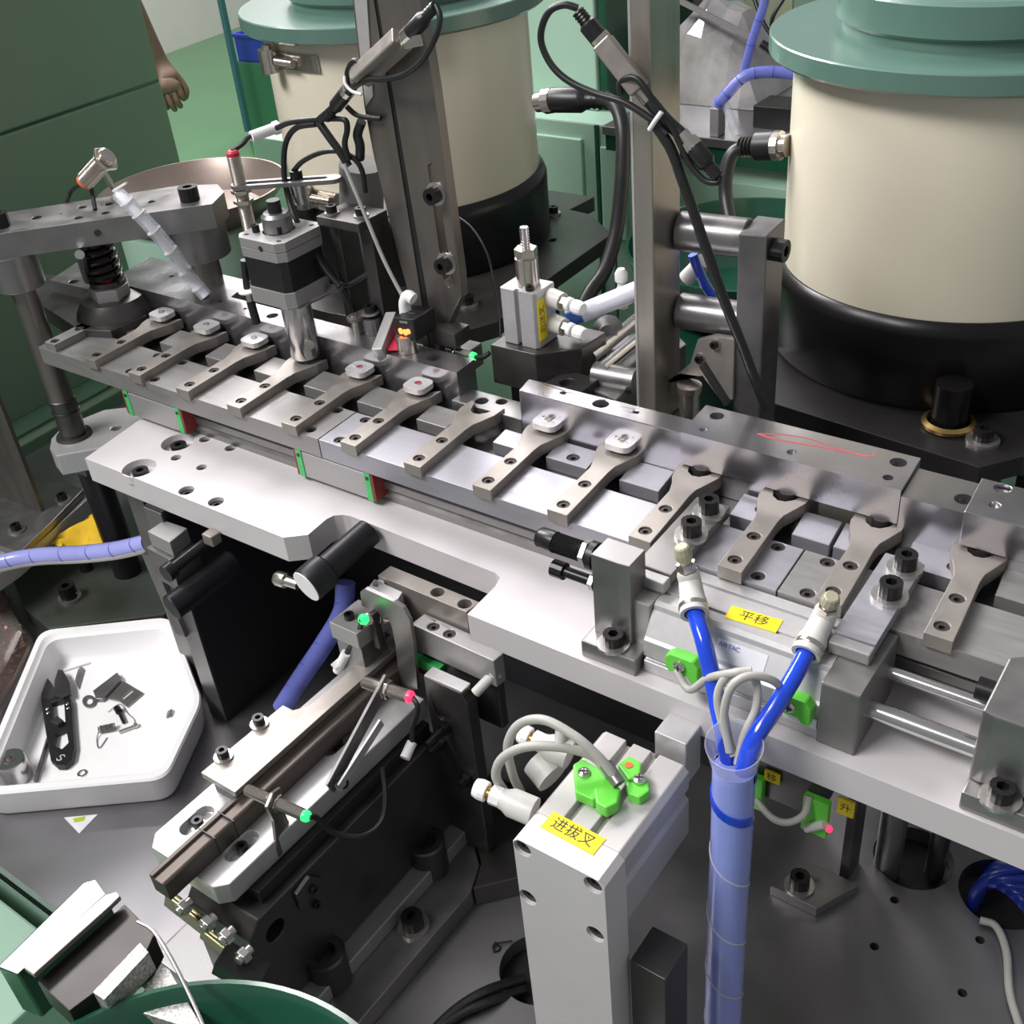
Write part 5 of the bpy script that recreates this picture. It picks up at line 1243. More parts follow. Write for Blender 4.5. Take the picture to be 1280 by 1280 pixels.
# sensor with red cap
prox('proximity_sensor', 'bright horizontal sensor with a glowing red end below the arched bracket', G(455, 852, z=-100), G(510, 870, z=-100), 3.9, 'led_red', cable=[G(522, 885, z=-104), G(516, 910, z=-120), G(515, 930, z=-130)], nuts=(.42, .5), capm='glowing red end', group='sensors crossing the feeder track')
b = MB(); b.cyl(G(515, 928, z=-130), G(506, 948, z=-134), 3, n=14); single('cable_marker', b, M['foam'], 'white marker sleeve hanging below the red-ended sensor', 'marker')
def strip(uva, za, uvb, zb, w, th, m, name, lab, cat, up=(0, 0, 1), hole=None):
    b = MB(); b.beam(G(*uva, z=za), G(*uvb, z=zb), w, th, up); return single(name, b, M[m], lab, cat, .3)
bk = thing('strip_bracket', 'long thin slotted strip bracket slanting down from the red-ended sensor', 'bracket', G(408, 985, z=-128))
a0, a1 = G(483, 848, z=-97), G(410, 985, z=-122)
b = MB(); b.beam(a0 + Vector((1, 0, 0)), a1 + Vector((1, 0, 0)), 2, 12, up=(0, .5, 1)); part('strip_body', b, M['steel'], bk, .3)
b = MB(); b.beam(a0 + (a1 - a0) * .35 + Vector((9, 2, -2)), a0 + (a1 - a0) * .95 + Vector((5, 1, -2)), 1.6, 6, up=(0, .5, 1)); part('strip_fork', b, M['alu_bright'], bk, .2)
p = G(426, 975, z=-122); capscrew(bk, (p.x, p.y, -124), 3, 2.4, 4.6, axis=(1, -.2, .3), wh=.8)
# sensor with green cap in the foreground
prox('proximity_sensor', 'bright sensor with a glowing green end crossing the feeder track, lower left', G(309, 987, z=-106), G(380, 1019, z=-106), 3.3, 'led_green', cable=[G(395, 1022, z=-110), G(415, 1040, z=-125), G(450, 1046, z=-135), G(475, 1030, z=-140), G(482, 1000, z=-140), G(478, 960, z=-136)], nuts=(.44, .5), capm='glowing green end', group='sensors crossing the feeder track')
a0, a1 = G(344, 1003, z=-106), G(352, 1058, z=-134)
b = MB(); b.prism([(-7, 5), (0, 8), (7, 5), (5, -8), (9, -26), (9, -32), (-9, -32), (-6, -26), (-4, -8)], 0, 2, holes=[(3, -24, 2.4)], frame=(G(342, 1003, z=-106) + Vector((2, 0, 0)), Vector((.25, -.97, 0)).normalized(), Vector((0, 0, 1))))
single('sensor_clip', b, M['iron'], 'thin brown bracket holding the green-ended sensor beside the aluminium bar', 'bracket', .3)
# dark upright plate at right of the fixture
dp = thing('side_plate', 'dark upright plate with a bright top edge right of the arched bracket', 'plate', (405, -60, -190))
b = MB(); b.prism([(389, -237.8), (420, -237.8), (420, -108), (416, -101), (389, -101)], 0, 9, holes=[(398, -128, 3)], blind=2, frame=((0, -56, 0), (1, 0, 0), (0, 0, 1))); part('plate_body', b, M['darksteel'], dp, .6)
b = MB(); b.box(389.5, 417, -64.6, -56.4, -100.9, -99.6); part('bright_top', b, M['alu_bright'], dp, .3, label='bright machined top edge')
for x, z, L in ((401, -135, 18), (396, -150, 12), (412, -172, 8)):
    b = MB(); b.cyl((x, -65.2, z), (x, -65 - L, z), 2.6, n=14); b.cyl((x, -66, z), (x, -69, z), 4.4, n=6, smooth=False); part('stud', b, M['screw'], dp)
b = MB(); b.lathe([(0, 0), (3, 0), (3, 14), (4.4, 15), (4.4, 18), (2, 21), (0, 21)], (421, -58, -104), (.35, .5, .5), n=18); part('white_tip', b, M['fitting'], dp, label='pale rubber tipped screw')
b = MB(); b.prism([(380.5, -39), (419.5, -72.5), (427, -91), (455, -60), (455, -10), (380.5, -10)], ZT + .2, -238); fl = single('step_plate', b, M['darksteel'], 'dark step plate with two cap screws behind the vibrator base', 'plate', .6)
for u, v in ((532, 977), (568, 975)):
    p = G(u, v, z=-234); t = inst('screw', cap_mesh(4.4, 5.6), fl, (p.x, p.y, -238))

# black column under the plate and its neighbours
b = MB(); b.prism([(150, -60), (168, -60), (168, 92), (150, 92)], ZT + .1, -62.2); single('support_column', b, mat('dull_black_paint', (.012, .011, .014), .6), 'large black support column under the left part of the base plate', 'column', .6)
b = MB(); b.box(150.2, 167.8, -61.4, -60.2, ZT + .2, -63); single('column_face', b, M['steel'], 'bare grey front face of the black support column', 'plate', .2)
for k, (x, y, r) in enumerate(((-37, 14, 12), (95, 20, 11))):
    b = MB(); b.cyl((x, y, ZT + .1), (x, y, -128.2 if k == 0 else -62.2), r, n=28); single('support_pillar', b, M['blackmetal'], ['dark round leg under the bright post bracket, behind the white tray', 'dark round leg further back under the left corner of the base plate'][k], 'leg')
b = MB(); b.box(104, 122, -44, -20, ZT + .2, -62.2); single('support_rib', b, M['steel'], 'grey upright rib under the left corner of the base plate', 'rib', .5)
b = MB(); b.box(168.3, 566, 84, 92, ZT + .1, -62.2); single('shade_panel', b, mat('shade_black', (.016, .015, .019), .6), 'black panel added to darken the space behind the notch', 'shade panel', .5)  # added panel, its black stands in for the darkness under the plate
# air slide parts at left
yv = -76
sv = thing('slide_valve', 'stepped steel block with black screws under the left plate edge', 'block', G(215, 700, y=yv))
def topblock(pts, z, h, m, name='block'):
    b = MB(); b.prism([G2(u, v, z) for u, v in pts], z - h, z); return part(name, b, M[m], sv, .6)
topblock(((184, 664), (205, 650), (234, 660), (212, 678)), -70, 12, 'alu', 'upper_block')
topblock(((182, 684), (216, 668), (246, 680), (212, 700)), -82.2, 26, 'steel', 'lower_block')
b = MB(); b.cyl(G(212, 714, y=-88), G(256, 680, y=-60), 4, n=16); b.cyl(G(207, 718, y=-92), G(216, 711, y=-86), 6, n=20); part('long_screw', b, M['screw'], sv)
b = MB(); b.cyl(G(214, 760, y=-92), G(292, 702, y=-40), 9, n=24); part('black_damper', b, M['blackmetal'], sv, .6)
b = MB(); p = G(265, 672, y=-62); b.obox(p, (9, 8, 8)); part('hex_end', b, M['fork'], sv, .8)
b = MB(); b.beam(G(190, 690, y=-60), G(232, 790, y=-60), 12, 10, up=(0, 1, 0)); part('side_plate', b, M['steel'], sv, .5)
kn = thing('knurled_knob', 'round knob with a pale disc face under the curved plate edge', 'knob', G(385, 735, y=-72))
p = G(383, 733, y=-74); dd_ = Vector((.12, 1, .18)).normalized()
b = MB(); b.lathe([(0, 0), (10.4, 0), (11, 1), (11, 15), (8.6, 17), (8.6, 52), (0, 52)], p, dd_, n=40); part('knob_body', b, M['blackmetal'], kn)
b = MB(); b.lathe([(0, 0), (10.4, 0), (10.4, .5), (0, .5)], p - dd_ * .5, dd_, n=40); part('disc_face', b, M['foam'], kn, label='pale disc face')
b = MB(); b.lathe([(0, 0), (4, 0), (5, 2), (5, 8), (3.4, 9), (3.4, 18), (0, 18)], G(345, 722, y=-62), (1, .1, 0), n=20); part('side_stem', b, M['nickel'], kn)
# blue wrapped hose diagonally behind the track
h_ = thing('wrapped_hose', 'blue wrapped hose slanting down behind the feeder track', 'hose', G(360, 870, z=-200))
P_ = [G(432, 728, z=-120), G(428, 765, z=-140), G(405, 805, z=-165), G(378, 845, z=-190), G(352, 885, z=-215)]
b = MB(); b.tube(P_, 6.8, n=16); part('sleeve', b, M['wrap_blue'], h_)
C_ = catmull(P_, 6)
for i in range(4, len(C_) - 2, 4):
    b = MB(); dn = (C_[i + 1] - C_[i - 1]).normalized(); dn = (dn + Vector((.5, 0, .3))).normalized(); b.cyl(C_[i] - dn * .5, C_[i] + dn * .5, 7.2, n=16); part('wrap_seam', b, M['blueink'], h_)

# ------------------------------------------------------------------ chute and green bowl at the lower left corner
ch = thing('bowl_chute', 'dark green chute with a bright top edge at the lower left corner', 'chute', G(90, 1180, z=-125))
zc = -108
b = MB(); b.prism([G2(u, v, zc) for u, v in ((29, 1209), (42, 1218), (140, 1130), (150, 1120), (146, 1114), (132, 1118))], zc - 3, zc); part('bright_edge', b, M['fork'], ch, .4, label='bright steel strip')
b = MB(); b.prism([G2(u, v, zc - 3) for u, v in ((42, 1219), (82, 1256), (178, 1185), (190, 1160), (152, 1122))], zc - 26, zc - 8); part('chute_floor', b, mat('near_black_steel', (.03, .027, .025), .35, .6, .2, 60), ch, .5)  # chute floor in an even near-black tone
b = MB(); b.prism([G2(u, v, zc - 8) for u, v in ((-4, 1208), (22, 1218), (132, 1118), (118, 1098), (104, 1102))], zc - 44, zc - 8); part('green_wall', b, M['darkgreen'], ch, 1, label='dark green outer wall')
b = MB(); b.prism([G2(u, v, zc - 6) for u, v in ((116, 1240), (130, 1250), (186, 1190), (175, 1178))], zc - 20, zc - 6); part('grit_strip', b, M['shavings'], ch, .3, label='strip covered in pale metal grit')
b = MB(); b.prism([G2(u, v, zc - 20) for u, v in ((165, 1262), (258, 1292), (212, 1212), (200, 1205))], zc - 28, zc - 20); part('grit_shelf', b, M['shavings'], ch, .5, label='shelf covered in pale metal grit')
b = MB(); b.tube([G(172, 1152, z=zc + 2), G(192, 1164, z=zc + 2), G(215, 1200, z=zc), G(240, 1250, z=zc - 2), G(262, 1300, z=zc - 4)], .95, n=8, sub=3); single('guard_wire', b, M['steel'], 'bent steel wire beside the gritty shelf at the lower left', 'wire')
zb = -122; pt = G(140, 1254, z=zb); dn = (G(150, 1320, z=zb) - pt); dn.z = 0; dn.normalize(); cb_ = pt + dn * 112
b = MB(); b.lathe([(0, zb - 60), (60, zb - 60), (100, zb - 34), (110, zb - 2), (112, zb), (109.5, zb + .6), (107, zb - 2), (97, zb - 32), (58, zb - 56), (0, zb - 56)], (cb_.x, cb_.y, 0), n=80); gbw = single('green_bowl', b, M['darkgreen'], 'dark green feeder bowl cut off by the bottom left corner', 'bowl')
b = MB(); b.lathe([(0, -1050), (70, -1050), (70, zb - 61), (0, zb - 61)], (cb_.x, cb_.y - 0, 0), n=40); single('bowl_stand', b, M['cabinet'], 'mint stand under the dark green bowl at the lower left', 'stand')
mg = thing('mint_guard', 'mint green machine frame in front of the table at the lower left', 'frame', G(20, 1130, z=-330))
b = MB(); b.box(-200, 205, -420, -240, -420, -300); part('frame_top', b, M['cabinet'], mg, 2)
# ------------------------------------------------------------------ white tray with bits
tr = thing('white_tray', 'white angular plastic tray holding snips and small parts, lower left', 'tray', (80, -110, ZT + .5))
rim = [G2(u, v, -228) for u, v in ((-38, 996), (50, 788), (214, 771), (254, 876), (208, 974))]
cxm, cym = sum(p[0] for p in rim) / 5, sum(p[1] for p in rim) / 5
def scale(pts, k): return [(cxm + (x - cxm) * k, cym + (y - cym) * k) for x, y in pts]
def rnd(pts, r=12, n=5):
    out = []
    for i in range(len(pts)):
        p0, p, p1 = [Vector((*pts[j % len(pts)], 0)) for j in (i - 1, i, i + 1)]
        a = p + (p0 - p).normalized() * r; c = p + (p1 - p).normalized() * r
        for k in range(n + 1):
            t = k / n; q = a * (1 - t) ** 2 + p * 2 * t * (1 - t) + c * t * t; out.append((q.x, q.y))
    return out
def ringstack(levels):
    b = MB(); vs = []; n = None
    for pts, z in levels:
        n = len(pts); vs += [(x, y, z) for x, y in pts]
    fs = [tuple(range(n))[::-1]]
    for l in range(len(levels) - 1):
        for i in range(n): fs.append((l * n + i, l * n + (i + 1) % n, (l + 1) * n + (i + 1) % n, (l + 1) * n + i))
    fs.append(tuple((len(levels) - 1) * n + i for i in range(n)))
    return b.add(vs, fs, True)
tz_ = ZT + .5
b = ringstack([(rnd(scale(rim, .93)), tz_), (rnd(scale(rim, .955)), tz_ + 4), (rnd(scale(rim, .99)), tz_ + 23), (rnd(scale(rim, 1.0)), tz_ + 26), (rnd(scale(rim, .985)), tz_ + 27.5), (rnd(scale(rim, .93)), tz_ + 27.5), (rnd(scale(rim, .915)), tz_ + 26), (rnd(scale(rim, .90)), tz_ + 24.5), (rnd(scale(rim, .885)), tz_ + 24), (rnd(scale(rim, .86)), tz_ + 6), (rnd(scale(rim, .83)), tz_ + 3)])
part('tray_body', b, M['foam'], tr)
zf = tz_ + 3.2
def TF(u, v, dz=0): p = G(u, v, z=zf + dz); return p
# thread snips
sn = thing('thread_snips', 'black thread snips with open blades lying in the white tray', 'snips', TF(78, 900))
def flat(name, pts, h, m, par, z0=0, bevel=.4, holes=(), label=None):
    b = MB(); b.prism([(TF(u, v).x, TF(u, v).y) for u, v in pts], zf + z0, zf + z0 + h, holes=[[(TF(u, v).x, TF(u, v).y) for u, v in q] for q in holes]); return part(name, b, M[m], par, bevel, label=label)
flat('handle_frame', ((54, 880), (60, 880), (72, 876), (88, 874), (92, 882), (94, 912), (96, 940), (93, 955), (84, 963), (74, 963), (66, 956), (62, 935), (57, 905)), 5, 'black', sn, .2, .8,
     holes=[((67, 884), (82, 880), (84, 908), (70, 910)), ((72, 922), (85, 916), (88, 934), (80, 942), (70, 938))])
flat('blade', ((54, 879), (55, 862), (60, 851), (66, 858), (76, 876), (70, 881)), 2, 'darksteel', sn, 3, .2)
flat('blade', ((70, 878), (72, 858), (76, 845), (82, 846), (90, 860), (92, 876), (80, 880)), 2, 'darksteel', sn, 5.2, .2)
for u, v in ((59, 886), (60, 891), (84, 880), (85, 885)):
    p = TF(u, v, 6.6); b = MB(); b.ball(p, 1.3, n=10, sq=(1, 1, .5)); part('rivet', b, M['chrome'], sn)
flat('pivot_spring', ((68, 912), (76, 905), (84, 911), (76, 916)), 4, 'darksteel', sn, 5, .3)
p = TF(76, 947, 5.4); b = MB(); b.tube([p + Vector((2, 2, 0)), p + Vector((0, 3, 0)), p + Vector((-2, 1, 0)), p, p + Vector((2, -1, 0)), p + Vector((0, -3, 0)), p + Vector((-2, -2, 0))], .35, n=5); part('stamped_mark', b, M['whiteink'], sn)
def ringt(name, lab, u, v, ro, ri, h, m, cat='washer'):
    p = TF(u, v); b = MB(); b.prism(circ(ro, 28, p.x, p.y), zf, zf + h, holes=[(p.x, p.y, ri)]); return single(name, b, M[m], lab, cat, .2)
ringt('flat_washer', 'small flat washer near the lower edge inside the white tray', 103, 967, 3.6, 2.1, .7, 'nickel')
wp = thing('hinge_piece', 'small folded steel piece with a ring end in the white tray', 'steel piece', TF(150, 870))
flat('ring_end', [(112 + 8.5 * math.cos(a), 878 + 7.5 * math.sin(a)) for a in [2 * math.pi * i / 20 for i in range(20)]], 1.4, 'steel', wp, .1, .2, holes=[[(112 + 4.8 * math.cos(a), 878 + 4.2 * math.sin(a)) for a in [2 * math.pi * i / 16 for i in range(16)]]])
flat('folded_leaf', ((118, 868), (148, 845), (154, 852), (130, 878), (122, 878)), 4, 'steel', wp, .1, .3)
flat('slotted_leaf', ((133, 874), (155, 853), (180, 868), (160, 885), (150, 878)), 1.4, 'steel', wp, .1, .2, holes=[((152, 874), (165, 863), (167, 866), (155, 876))])
t = thing('small_screw', 'tiny black screw with a fine wire beside the folded piece in the tray', 'screw', TF(150, 890))
b = MB(); b.cyl(TF(146, 885, 2.6), TF(149, 890, 2.6), 2.6, n=16); b.cyl(TF(149, 890, 2.4), TF(155, 903, 1.8), 1.5, n=12); part('screw_body', b, M['screw'], t)
b = MB(); b.tube([TF(135, 890, .6), TF(150, 880, .8), TF(160, 892, .6), TF(168, 900, .5), TF(166, 908, .5)], .3, n=5); part('fine_wire', b, M['steel'], t)
t = thing('coil_spring', 'small torsion spring with a long leg in the white tray', 'spring', TF(132, 915))
b = MB()
c0, c1 = TF(124, 912, 3), TF(143, 908, 3); ax = (c1 - c0); e1_ = Vector((0, 0, 1)); e2_ = ax.normalized().cross(e1_)
b.tube([c0 + ax * (i / 60) + (e1_ * math.cos(i * .94) + e2_ * math.sin(i * .94)) * 2.6 for i in range(61)] , .5, n=6, sub=1)
b.tube([c0, TF(121, 925, .6), TF(124, 935, .5), TF(134, 922, .5)], .4, n=6); part('spring_wire', b, M['steel'], t)
t = thing('steel_pin', 'small bright pin beside the torsion spring in the white tray', 'pin', TF(160, 912))
b = MB(); b.cyl(TF(149, 915, 1.4), TF(168, 908, 1.4), 1.3, n=12); b.cyl(TF(168, 908, 1.4), TF(172, 906, 1.4), 2.1, n=12); part('pin_body', b, M['nickel'], t)
t = thing('tiny_clip', 'tiny dark clip alone at the right of the white tray floor', 'clip', TF(212, 893))
b = MB(); b.tube([TF(209, 897, .8), TF(211, 889, 1), TF(215, 888, 1.6), TF(213, 896, .8)], .8, n=6); part('clip_body', b, M['steel'], t)
b = MB(); b.cyl(TF(80, 838, 1), TF(112, 828, 1), 1.1, n=10); single('straight_pin', b, M['foam'], 'pale straight pin near the back wall of the white tray', 'pin')
b = MB(); b.prism([(TF(u, v).x, TF(u, v).y) for u, v in ((94, 852), (98, 838), (102, 834), (106, 838), (99, 862))], zf, zf + 1.2); single('metal_tab', b, M['steel'], 'thin metal tab leaning by the tip of the thread snips', 'tab', .2)
bu = thing('steel_bush', 'short bright steel bush with a small hole in the lower left corner of the tray', 'bush', TF(22, 968))
b = MB(); p = TF(22, 972); b.lathe([(0, 0), (10.5, 0), (11, .8), (11, 18.5), (10.4, 19.2), (3, 19.2), (3, 14), (0, 14)], p, n=36); part('bush_body', b, M['chrome'], bu)
b = MB(); b.lathe([(3.1, 19.25), (4.2, 19.25), (4.2, 19.9), (3.1, 19.9), (3.1, 19.25)], p, n=20); part('raised_lip', b, M['steel'], bu)
b = MB(); b.beam(TF(44, 980, 1), TF(60, 925, 1.5), 1.4, 5); single('thin_blade', b, M['steel'], 'thin metal strip leaning between the bush and the snips', 'strip', .2)
# sticker under tray
st_ = thing('paper_sticker', 'small white and yellow-green paper corner sticking out from under the white tray', 'sticker', G(98, 1030, z=ZT))
b = MB(); b.prism([G2(u, v, ZT + .2) for u, v in ((80, 1022), (99, 1042), (122, 1018))], ZT + .02, ZT + .3); part('paper', b, M['whiteink'], st_)
b = MB(); b.prism([G2(u, v, ZT + .4) for u, v in ((91, 1023), (93, 1028), (105, 1026), (107, 1020))], ZT + .3, ZT + .45); part('green_mark', b, mat('yellow_green', (.45, .50, .03), .6), st_)
# ------------------------------------------------------------------ far left: plates, cloth, hose, bag
lp = thing('foot_plate', 'grey foot plate with two cap screws and a leaning upright at the left edge', 'plate', G(20, 660, z=-190))
zl_ = -190
b = MB(); b.prism([G2(u, v, zl_) for u, v in ((-60, 640), (-10, 608), (78, 600), (104, 612), (62, 655), (25, 690), (-30, 672))], zl_ - 6, zl_); part('plate_body', b, M['steel'], lp, .5)
for u, v in ((20, 660), (78, 622)):
    p = G(u, v, z=zl_ + 3); capscrew(lp, (p.x, p.y, zl_), 4.4, 5, 7.2, wh=1.8)
b = MB(); q = [G(u, v, x=G(52, 640, z=zl_).x) for u, v in ((-30, 480), (10, 497), (52, 640), (-5, 612), (-50, 600))]
xw = G(52, 640, z=zl_).x
a_ = G(52, 640, z=zl_); c_ = G(-40, 606, z=zl_)
dl = Vector((c_.x - a_.x, c_.y - a_.y, 0)).normalized(); yq = G(-2, 480, x=a_.x)
# upright plate leaning with its right edge from (52,640) up to (0,500)
hgt = None
for zz in range(-185, 200):
    pr = Vector((a_.x, a_.y, zz)) - CAM_C; vv = FPX * pr.dot(down) / pr.dot(fwd) + 640
    if vv < 495: hgt = zz; break
b = MB(); n_ = Vector((-dl.y, dl.x, 0)); 
b.prism([(0, 0), (60, 0), (60, hgt - zl_), (0, hgt - zl_)], 0, 4, frame=(Vector((a_.x, a_.y, zl_)), dl, Vector((0, 0, 1)))); part('upright_plate', b, M['iron'], lp, .5)
wsf = thing('pale_shelf', 'pale grey shelf edge under the foot plate at the left', 'shelf', G(40, 670, z=-205))
b = MB(); b.prism([G2(u, v, -197) for u, v in ((-80, 660), (20, 640), (108, 612), (112, 622), (64, 664), (18, 704), (-40, 744))], -212, -197); part('shelf_top', b, M['alu_bright'], wsf, .6)
b = MB(); c0 = G(40, 640, z=-212); b.box(c0.x - 60, c0.x - 20, c0.y, c0.y + 30, ZT + .2, -212.2); part('shelf_leg', b, M['darksteel'], wsf)
# yellow cloth: crumpled sheet
cl = MB(); N = 12
A_, B_, D_ = G(66, 672, z=-212), G(118, 634, z=-196), G(134, 680, z=-222)
vs = []
random.seed(3)
A0_, B0_, C0_, D0_ = G(62, 678, z=-206), G(118, 640, z=-199), G(138, 690, z=-214), G(84, 698, z=-218)
for i in range(N):
    for j in range(N):
        s_, t_2 = i / (N - 1), j / (N - 1)
        p = (A0_ * (1 - s_) + B0_ * s_) * (1 - t_2) + (D0_ * (1 - s_) + C0_ * s_) * t_2
        vs.append(p + Vector((random.uniform(-1.6, 1.6), random.uniform(-1.6, 1.6), 4 * math.sin(s_ * 7 + t_2 * 3) * (1 - abs(2 * t_2 - 1)) + random.uniform(-1.2, 1.2))))
cl.add(vs, [(i * N + j, (i + 1) * N + j, (i + 1) * N + j + 1, i * N + j + 1) for i in range(N - 1) for j in range(N - 1)], True)
yc = single('yellow_cloth', cl, M['yellow_cloth'], 'crumpled yellow cloth tucked under the pale shelf edge at the left', 'cloth')
yc.modifiers.new('thick', 'SOLIDIFY').thickness = .0012
ys = MB(); ys.beam(G(56, 672, z=-213), G(112, 628, z=-213), 4, 12); single('yellow_strip', ys, mat('mustard_tape', (.50, .36, .04), .5), 'mustard yellow strip along the pale shelf edge', 'strip', .6)
db = thing('mounting_slab', 'dark grey base plate with one big cap screw behind the white tray', 'plate', G(100, 750, z=-240))
b = MB(); b.prism([G2(u, v, -240) for u, v in ((8, 704), (60, 680), (250, 700), (252, 735), (205, 768), (60, 786), (30, 760))], ZT + .2, -240); part('plate_body', b, mat('olive_grey_steel', (.075, .085, .07), .4, .4, .1, 20), db, 1)
p = G(88, 748, z=-240); capscrew(db, (p.x, p.y, -240), 7.4, 12, 10, wh=2.5)
b = MB(); p = G(98, 682, z=-214); b.lathe([(0, 0), (6, 0), (6, 8), (0, 8)], (p.x, p.y, -239.8), n=20); b.v = b.v; single('dark_screw', b, M['screw'], 'dark cap screw half hidden under the yellow cloth', 'screw')
hz = thing('wrapped_hose', 'pale blue wrapped hose crossing the left edge above the white tray', 'hose', G(60, 700, z=-170))
P_ = [G(-40, 712, z=-175), G(0, 703, z=-172), G(45, 695, z=-168), G(100, 692, z=-160), G(145, 687, z=-150), G(184, 678, z=-140)]
b = MB(); b.tube(P_, 6.6, n=18); part('sleeve', b, mat('lavender_wrap', (.36, .38, .80), .2, 0, .1, 20, coat=.6), hz)
b = MB(); b.tube([p + Vector((.4, -1.2, -2.6)) for p in P_], 5, n=14); part('clear_edge', b, M['fitting'], hz)
C_ = catmull(P_, 6)
for i in range(4, len(C_) - 1, 4):
    b = MB(); dn = (C_[i + 1] - C_[i - 1]).normalized(); dn = (dn + Vector((0, 0, .35))).normalized(); b.cyl(C_[i] - dn * .35, C_[i] + dn * .35, 6.9, n=18); part('wrap_seam', b, M['blueink'], hz)
b = MB(); b.ball(P_[-1], 5.2, n=14, sq=(.8, .8, 1)); part('hose_end', b, M['clear'], hz)
# bag of brown screws
bgc = G(-20, 850, z=ZT)
bb = thing('parts_bag', 'clear bag of small brown screws at the left edge beside the white tray', 'bag', bgc)
pts = [G2(u, v, ZT + 14) for u, v in ((-70, 720), (-5, 705), (20, 760), (40, 795), (16, 845), (-12, 890), (-80, 890))]
b = MB(); cxb, cyb = sum(p[0] for p in pts) / 7, sum(p[1] for p in pts) / 7
def sc_(k): return [(cxb + (x - cxb) * k, cyb + (y - cyb) * k) for x, y in pts]
b = ringstack([(rnd(sc_(.96), 6), ZT + .3), (rnd(sc_(1), 6), ZT + 8), (rnd(sc_(.85), 6), ZT + 20), (rnd(sc_(.5), 5), ZT + 26)]); 
part('bag_film', b, M['clear'], bb)
b = ringstack([(rnd(sc_(.85), 6), ZT + .5), (rnd(sc_(.9), 6), ZT + 8), (rnd(sc_(.72), 6), ZT + 17), (rnd(sc_(.3), 4), ZT + 20)]); part('screw_mass', b, M['copper'], bb)
b = MB(); random.seed(11)
for i in range(900):
    u_, v_ = random.uniform(-1, 1), random.uniform(-1, 1)
    if u_ * u_ + v_ * v_ > 1: continue
    k = math.hypot(u_, v_); 
    q_ = pts[i % 7]; q2_ = pts[(i + 1) % 7]; w_ = random.random(); k = random.random() ** .6 * .86; e = (cxb + (q_[0] * w_ + q2_[0] * (1 - w_) - cxb) * k, cyb + (q_[1] * w_ + q2_[1] * (1 - w_) - cyb) * k)
    zz = ZT + 20 - 10 * k * k
    d = Vector((random.gauss(0, 1), random.gauss(0, 1), random.gauss(0, .5))).normalized()
    c = Vector((e[0], e[1], zz)); b.cyl(c - d * 2, c + d * 2, .7, n=6, smooth=False); b.cyl(c + d * 2, c + d * 2.8, 1.5, n=6, smooth=False)
part('loose_screws', b, M['copper'], bb, kind='stuff')
# ================================================================== cables, connectors and clips in the upper part
def run(name, lab, pts, r, m='rubber', cat='cable', group=None, sub=8, n=12):
    P_ = [G(u, v, y=y) for u, v, y in pts]
    b = MB(); b.tube(P_, r, n=n, sub=sub); return single(name, b, M[m], lab, cat, group=group)
def connector(lab, tail, neck, nose, r=5, body='black', group=None, ribs=4):
    """moulded plug: ribbed tail -> body -> metal nut"""
    T_, N_, E_ = [G(u, v, y=y) for u, v, y in (tail, neck, nose)]
    t = thing('cable_connector', lab, 'connector', N_, group=group)
    d = (N_ - T_).normalized(); L = (N_ - T_).length
    prof = [(0, 0), (r * .55, 0)]
    for k in range(ribs): a = L * .42 * k / ribs; prof += [(r * .62, a), (r * .72, a + L * .05), (r * .6, a + L * .06)]
    prof += [(r * .85, L * .45), (r, L * .5), (r, L), (0, L)]
    b = MB(); b.lathe(prof, T_, d, n=20); part('plug_body', b, M[body], t)
    d2 = (E_ - N_).normalized(); L2 = (E_ - N_).length
    b = MB(); b.cyl(N_, N_ + d2 * L2 * .5, r * 1.02, n=12, smooth=False); b.cyl(N_ + d2 * L2 * .5, E_, r * .8, n=18); part('coupling_nut', b, M['nickel'], t, label='metal coupling nut')
    return t
# upper left group on the slotted column
connector('black plug with metal nut at the top of the slotted column', (544, 8, 96), (514, 40, 98), (500, 54, 99), 4.6, group='plugs beside the slotted column')
t = thing('sensor_amplifier', 'slim pale metal box tilted across the slotted column below the black plug', 'box', G(470, 80, y=96))
p0, p1 = G(503, 48, y=99), G(450, 97, y=100); b = MB(); b.beam(p0, p1, 9, 13, up=(.3, -.6, .7)); part('box_body', b, M['fork'], t, .8)
b = MB(); b.cyl(p1, p1 + (p1 - p0).normalized() * 5, 3.6, n=16); part('threaded_end', b, M['nickel'], t)
b = MB(); b.beam(G(505, 54, y=96), G(526, 50, y=95), 6, 2, up=(0, -1, 0)); part('mount_tab', b, M['nickel'], t, .3)
connector('black plug hanging below the slim pale box at the column', (408, 148, 100), (432, 117, 100), (440, 108, 100), 4.4, group='plugs beside the slotted column')
run('black_cable', 'black cable loop curling right of the slotted column from the top plug', [(545, 6, 96), (550, 22, 94), (545, 45, 92), (528, 75, 92), (505, 93, 92), (480, 99, 94), (458, 100, 96), (440, 112, 98), (425, 130, 99), (400, 152, 100)], 1.7)
run('black_cable', 'short black cable loop beside the white tie on the column', [(436, 112, 98), (434, 90, 98), (442, 76, 98), (450, 82, 98), (448, 98, 98), (430, 118, 98), (410, 138, 99), (396, 150, 100)], 1.5)
run('white_tie', 'white cable tie around the black cables at the column', [(431, 95, 97), (432, 105, 96), (440, 114, 96), (452, 118, 97)], 1.0, 'foam', 'cable tie')
run('black_cable', 'black cable from the white marker sleeve to the bundle at the column', [(346, 160, 100), (362, 153, 101), (385, 150, 102), (415, 148, 102), (431, 150, 102), (434, 162, 102), (431, 180, 102), (436, 200, 103)], 1.9)
run('black_cable', 'black cable dropping steeply left of the column into the motor area', [(395, 155, 102), (370, 160, 101), (357, 180, 100), (355, 215, 98), (360, 245, 96), (368, 270, 92), (385, 300, 88), (405, 335, 84), (425, 358, 84)], 1.9)
